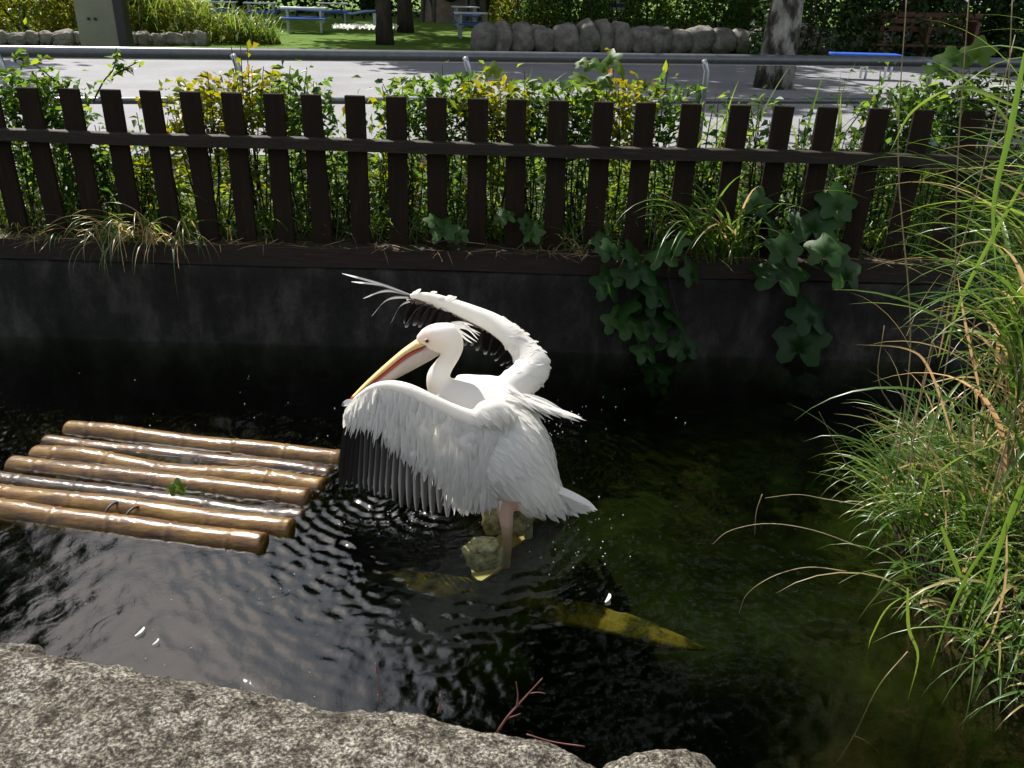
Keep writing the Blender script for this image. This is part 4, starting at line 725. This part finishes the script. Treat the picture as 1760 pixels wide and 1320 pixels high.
# right clipped hedge above the boulders
sp = []
for px in range(880, 1361, 60):
    q = H(px, 86); sp.append((q[0], q[1]+1.25, .95, .9, 1.75))
bushmass('clipped_hedge', 'dense rounded hedge growing behind the boulder wall', sp[1:], 22000, .10, 'leaf_green')
q = H(870, 80); bushmass('bright_bush', 'sunlit yellow-green bush at the end of the boulder wall', [(q[0]+.3, q[1]+1.6, .95, .9, 1.9), (q[0]+1.1, q[1]+2.0, .9, .9, 2.1)], 5500, .10, 'leaf_yellow', 1, 'bush')
sp = [(x, 20.0+.25*x+random.uniform(-.5, .5), 1.6, 1.3, random.uniform(2.6, 3.8)) for x in (7.2, 9.4, 11.6, 13.8, 16)]
bushmass('dark_shrubbery', 'dark shaded shrubbery behind the brown timber bench', sp, 16000, .16, 'leaf_dark', 1, 'shrubbery')

# sign pillar
p = PZ(187, 84, GZ); pil = thing('sign_pillar', 'tall olive-grey bolted panel pillar beside the road', 'pillar', (p[0], p[1], GZ)); k = PXM(p)
V, Fc = boxv((p[0]-.10, p[1], GZ+1.6), (.86, .34, 3.2), .08, .02); mk('panel', V, Fc, M['pillar'], pil, False)
V, Fc = boxv((p[0]+.42, p[1]-.0, GZ+1.6), (.20, .40, 3.24), .08, .015); mk('side_channel', V, Fc, M['dark'], pil, False)
for dx, z in ((-.22, .62), (-.08, .62), (-.22, 1.2), (-.08, 1.2), (-.22, 2.2), (-.08, 2.2)):
    V, Fc = tube([(p[0]-.02+dx, p[1]-.19+dx*.08-.01, GZ+z), (p[0]-.02+dx, p[1]-.165, GZ+z)], .03, 8); mk('bolt', V, Fc, M['dark'], pil)

# picnic tables on the lawn
def picnic(px, py, label, wpx, top='white', bench='blue', rz=.2):
    p = PZ(px, py, GZ); w = wpx*PXM(p); s = thing('picnic_table', label, 'picnic table', (p[0], p[1], GZ), 'picnic tables on the lawn'); R = Matrix.Rotation(rz, 3, 'Z')
    def bb(n_, c, d, m): 
        cc = R @ Vector((c[0], c[1], 0)); V, Fc = boxv((p[0]+cc.x, p[1]+cc.y, GZ+c[2]), d, rz, .008); mk(n_, V, Fc, M[m], s, False)
    for i in range(3): bb('top_plank', (0, -.26+.26*i, .72), (w, .25, .045), top)
    for sgn in (-1, 1):
        bb('bench', (0, sgn*.68, .43), (w*.95, .26, .045), bench)
        bb('leg', (sgn*w*.36, -.25, .35), (.07, .07, .70), 'postmetal'); bb('leg', (sgn*w*.36, .25, .35), (.07, .07, .70), 'postmetal'); bb('cross_beam', (sgn*w*.36, 0, .385), (.06, 1.5, .05), 'postmetal')
picnic(525, 56, 'white-topped picnic table with blue benches out on the sunny lawn', 76)
picnic(452, 42, 'pale picnic table behind the plumed hedge', 56)
picnic(388, 40, 'pale picnic table half hidden by the plumed hedge', 44)
picnic(575, 40, 'pale picnic table before the blue beam', 50)
picnic(812, 66, 'white picnic table with blue bench beside the boulder wall end', 60)
picnic(800, 46, 'pale picnic table in front of the round-windowed hut', 44)
# play beams
def beam(name, pts, lab, mat, z=.75):
    s = thing(name, lab, 'play beam', tuple(PY(*pts[0], 41)));
    P = [PY(x, y, 41) for x, y in pts]; V, Fc = tube(P, .06, 8); mk('beam', V, Fc, M[mat], s)
    for q in P: V, Fc = tube([(q[0], q[1], GZ-.01), (q[0], q[1], q[2])], .05, 6); mk('post', V, Fc, M['dark'], s)
beam('play_beam', [(330, 14), (362, 16), (402, 23), (436, 15)], 'red zigzag play beam at the back of the lawn', 'red')
beam('play_beam', [(478, 15), (510, 16), (545, 18), (590, 22)], 'pale blue play beam at the back of the lawn', 'paleblue')
beam('play_beam', [(575, 18), (605, 24), (625, 20), (650, 19)], 'wavy pale blue play beam behind the slim tree', 'paleblue')
B = Bag()
for k in range(900):
    p = PZ(RNG.uniform(572, 682), RNG.normal(45, 1.6), GZ+RNG.uniform(.05, .28)); B.add(*bladev(p-np.array([0, 0, .03]), RNG.uniform(0, 6.28), .12, .035, .6, 1, 4), RNG.uniform())
tag(B.build('flower_border', M['flower']), 'low border of white flowers across the lawn', 'flowers', None, 'stuff')

# hut with arched doors and round window
p = PZ(775, 40, GZ); hut = thing('round_hut', 'rendered tan hut with arched dark doorways and a wreathed round window', 'hut', (p[0], p[1]+1.2, GZ)); hw = 58*PXM(p); seg = 48
def hp(a, z, r): return (p[0]+r*math.sin(a), p[1]+hw*1.0-r*math.cos(a), GZ+z)
V, Fc = [], []
for j, (z, r) in enumerate([(0, hw), (.3, hw*1.0), (1.2, hw*.985), (2.3, hw*.97), (2.5, hw*.96)]):
    for i in range(seg): V.append(hp(2*math.pi*i/seg, z, r*(1+.01*mnoise.noise(Vector((i*.7, z*2, 0))))))
Fc = [[j*seg+i, j*seg+(i+1) % seg, (j+1)*seg+(i+1) % seg, (j+1)*seg+i] for j in range(4) for i in range(seg)]; mk('wall', V, Fc, M['hut'], hut)
V = [hp(2*math.pi*i/seg, z, r) for z, r in ((2.35, hw*1.25), (2.45, hw*1.24), (3.3, hw*.7), (4.0, .02)) for i in range(seg)]; Fc = [[j*seg+i, j*seg+(i+1) % seg, (j+1)*seg+(i+1) % seg, (j+1)*seg+i] for j in range(3) for i in range(seg)]; mk('roof', V, Fc, M['thatch'], hut)
for a0 in (-.78, .72):
    V = []; n_ = 14
    prof = [(-.34, 0), (-.34, 1.3)]+[(-.34*math.cos(t), 1.3+.36*math.sin(t)) for t in np.linspace(.2, math.pi-.2, 8)]+[(.34, 1.3), (.34, 0)]
    V = [hp(a0+x/hw, z, hw+.012) for x, z in prof]+[hp(a0+x/hw, z, hw-.2) for x, z in prof]; m_ = len(prof); d = mk('doorway', V, [list(range(m_))]+[[i, i+1, i+1+m_, i+m_] for i in range(m_-1)], M['dark'], hut, False)
    fr = [hp(a0+x*1.12/hw, z*1.03, hw+.03) for x, z in prof]; V, Fc = tube(fr, .06, 6); mk('door_surround', V, Fc, M['stone'], hut)
t_ = np.linspace(0, 2*math.pi, 25); V = [hp(.0+.26*math.cos(t)/hw, 1.25+.26*math.sin(t), hw+.012) for t in t_[:-1]]; mk('window', V, [list(range(24))], M['dark'], hut, False)
V, Fc = tube([hp(.33*math.cos(t)/hw, 1.25+.33*math.sin(t), hw+.03) for t in t_], .09, 8); mk('window_wreath', V, Fc, M['leaf_dark'], hut)

# white notice on a post above the hedge
p = PZ(1060, 80, GZ); p = PY(1062, 6, p[1]+.15); nb_ = thing('notice_sign', 'small white notice board on a thin post above the clipped hedge', 'sign', (p[0], p[1], GZ)); k = PXM(p)
V, Fc = boxv((p[0], p[1]-.03, p[2]), (40*k, .025, 22*k), .0, .004); mk('board', V, Fc, M['white'], nb_, False)
V, Fc = boxv((p[0], p[1]-.048, p[2]-3*k), (28*k, .008, 6*k), .0, .001); mk('printed_line', V, Fc, M['navy'], nb_, False)
V, Fc = tube([(p[0], p[1], GZ), (p[0], p[1], p[2])], .03, 8); mk('post', V, Fc, M['postmetal'], nb_)

# blue bench with white legs, brown timber bench behind
p0, p1 = PZ(1482, 136, GZ), PZ(1519, 136, GZ); yb = p0[1]; bl = thing('blue_bench', 'bright blue bench top on white legs beside the big tree', 'bench', (p0[0], yb, GZ))
ta, tb = PY(1430, 90, yb), PY(1545, 98, yb); L_ = tb[0]-ta[0]; V, Fc = boxv(((ta[0]+tb[0])/2, yb, (ta[2]+tb[2])/2), (L_, .42, .05), 0, .012); mk('seat', V, Fc, M['blue'], bl, False)
for q in (p0, p1):
    for dy in (-.13, .13): V, Fc = tube([(q[0], yb+dy, GZ), (q[0], yb+dy, ta[2]-.02)], .025, 8); mk('leg', V, Fc, M['white'], bl)
p = PZ(1580, 112, GZ); tbn = thing('timber_bench', 'long brown timber bench with backrest in the shade', 'bench', (p[0], p[1], GZ)); k = PXM(p)
for z in (.80, .98, 1.12): V, Fc = boxv((p[0], p[1]+.25, GZ+z), (205*k, .04, .12), .1, .006); mk('back_plank', V, Fc, M['timber'], tbn, False)
for dy in (-.18, -.02, .13): V, Fc = boxv((p[0], p[1]+dy, GZ+.45), (200*k, .14, .05), .1, .006); mk('seat_plank', V, Fc, M['timber'], tbn, False)
for dx in (-80, 0, 80): V, Fc = boxv((p[0]+dx*k, p[1]+.1, GZ+.5), (.09, .4, 1.0), .1, .006); mk('leg', V, Fc, M['timber'], tbn, False)

# ------------------------------------------------------------------ trees
def tree(name, label, base, r0, top, crown, nclump, nleaf, size, mat='leaf_tree', bark='darkbark', lean=(0, 0), group=None, gap=None):
    bx, by = base; s = thing(name, label, 'tree', (bx, by, GZ), group); cx, cy, cz, rx, ry, rz = crown; n = 16; S = []
    for i in range(n): t = i/(n-1); S.append((bx+(cx-bx)*t**2*.6+lean[0]*t+.12*r0*math.sin(7*t+bx), by+(cy-by)*t**2*.6+lean[1]*t+.12*r0*math.cos(6*t), GZ-.05+top*t))
    rad = [r0*(1.35-.35*min(1, i/2.0))*(1-.75*(i/(n-1))) for i in range(n)]; parts = [tube(S, rad, 16)]; cl = []
    for k in range(nclump):
        u = RNG.normal(size=3); u /= np.linalg.norm(u); q = RNG.uniform(.25, 1)**.45; c = np.array([cx+u[0]*rx*q, cy+u[1]*ry*q, cz+u[2]*rz*q])
        cl.append(c)
        if k % 3 == 0:
            i = min(n-1, max(4, int(n*RNG.uniform(.35, .95)))); a = np.array(S[i]); m_ = (a+c)/2+np.array([0, 0, .3]); parts.append(tube(spline([a, m_, c], 7), np.linspace(max(.03, rad[i]*.45), .02, 7), 6))
    V, Fc = join(parts); mk('trunk', V, Fc, M[bark], s); cl = np.array(cl); w = RNG.uniform(.6, 1.4, nclump); sg = .19*(rx+rz)/2*2.2/(nclump**.33)
    P = cl[RNG.choice(nclump, nleaf, p=w/w.sum())]+RNG.normal(0, sg, (nleaf, 3))*np.array([1, 1, .7]); leaves(P, size, M[mat], 'crown', s, None, .6, .7); return s
def copytree(src, loc, sc, rz):
    r = src.copy(); COL.objects.link(r); r.location = loc; r.scale = (sc, sc, sc); r.rotation_euler = (0, 0, rz)
    for ch in src.children: c = ch.copy(); COL.objects.link(c); c.parent = r
    return r
p = PZ(1332, 152, GZ)
tree('shade_tree', 'large tree with mottled grey trunk beside the blue bench', (p[0], p[1]), .26, 15, (p[0]+.8, p[1]-2.2, 12.5, 7.2, 6.6, 6.8), 110, 26000, .36, 'leaf_tree', 'bark', (.15, 0))
p = PZ(661, 77, GZ); tree('lawn_tree', 'slim dark tree on the lawn with a small post beside it', (p[0], p[1]), .19, 12, (p[0], p[1], 10.5, 4.2, 4.2, 4.6), 60, 9000, .36)
pp = PZ(651, 76, GZ); ps = thing('post_sign', 'small grey sign plate on a thin post beside the slim tree', 'sign', (pp[0], pp[1]-.2, GZ)); V, Fc = tube([(pp[0], pp[1]-.2, GZ), (pp[0], pp[1]-.2, GZ+.75)], .03, 8); mk('post', V, Fc, M['dark'], ps)
V, Fc = boxv((pp[0], pp[1]-.24, GZ+.62), (.17, .03, .3), 0, .005); mk('plate', V, Fc, M['postmetal'], ps, False)
p = PZ(696, 56, GZ); tree('lawn_tree', 'dark tree standing farther back on the lawn towards the hut', (p[0], p[1]), .22, 14, (p[0]-1, p[1], 12, 5, 5, 5.4), 60, 9000, .4)
tree('side_tree', 'tall leafy tree behind the olive hedge', (-17.5, 19.5), .4, 17, (-17.8, 19.5, 12.5, 4.4, 4.6, 7.2), 70, 14000, .38)
w0 = tree('wood_tree', 'tall dark tree of the wood behind the lawn', (-30, 50), .4, 20, (-30, 50, 12, 5.5, 5.5, 9.5), 80, 15000, .5, 'leaf_tree', 'darkbark', (0, 0), 'wood behind the lawn')
for i, (x, y) in enumerate([(-22, 53), (-15, 48), (-9, 54), (-2, 49), (4, 53), (11, 47), (18, 50), (14, 33), (21, 30), (20, 38), (28, 46), (-38, 46), (-27, 44), (-36, 34), (8, 31)]): copytree(w0, (x, y, GZ), random.uniform(.9, 1.25), random.uniform(0, 6))
P = np.stack([RNG.uniform(-50, 50, 26000), RNG.uniform(44, 48, 26000), GZ+2.8*RNG.uniform(0, 1, 26000)**.8], 1); P[:, 2] -= 0
o = leaves(P, .32, M['leaf_dark'], 'undergrowth', None, None, .6, .7); tag(o, 'dark mass of undergrowth along the foot of the wood', 'undergrowth', None, 'stuff')
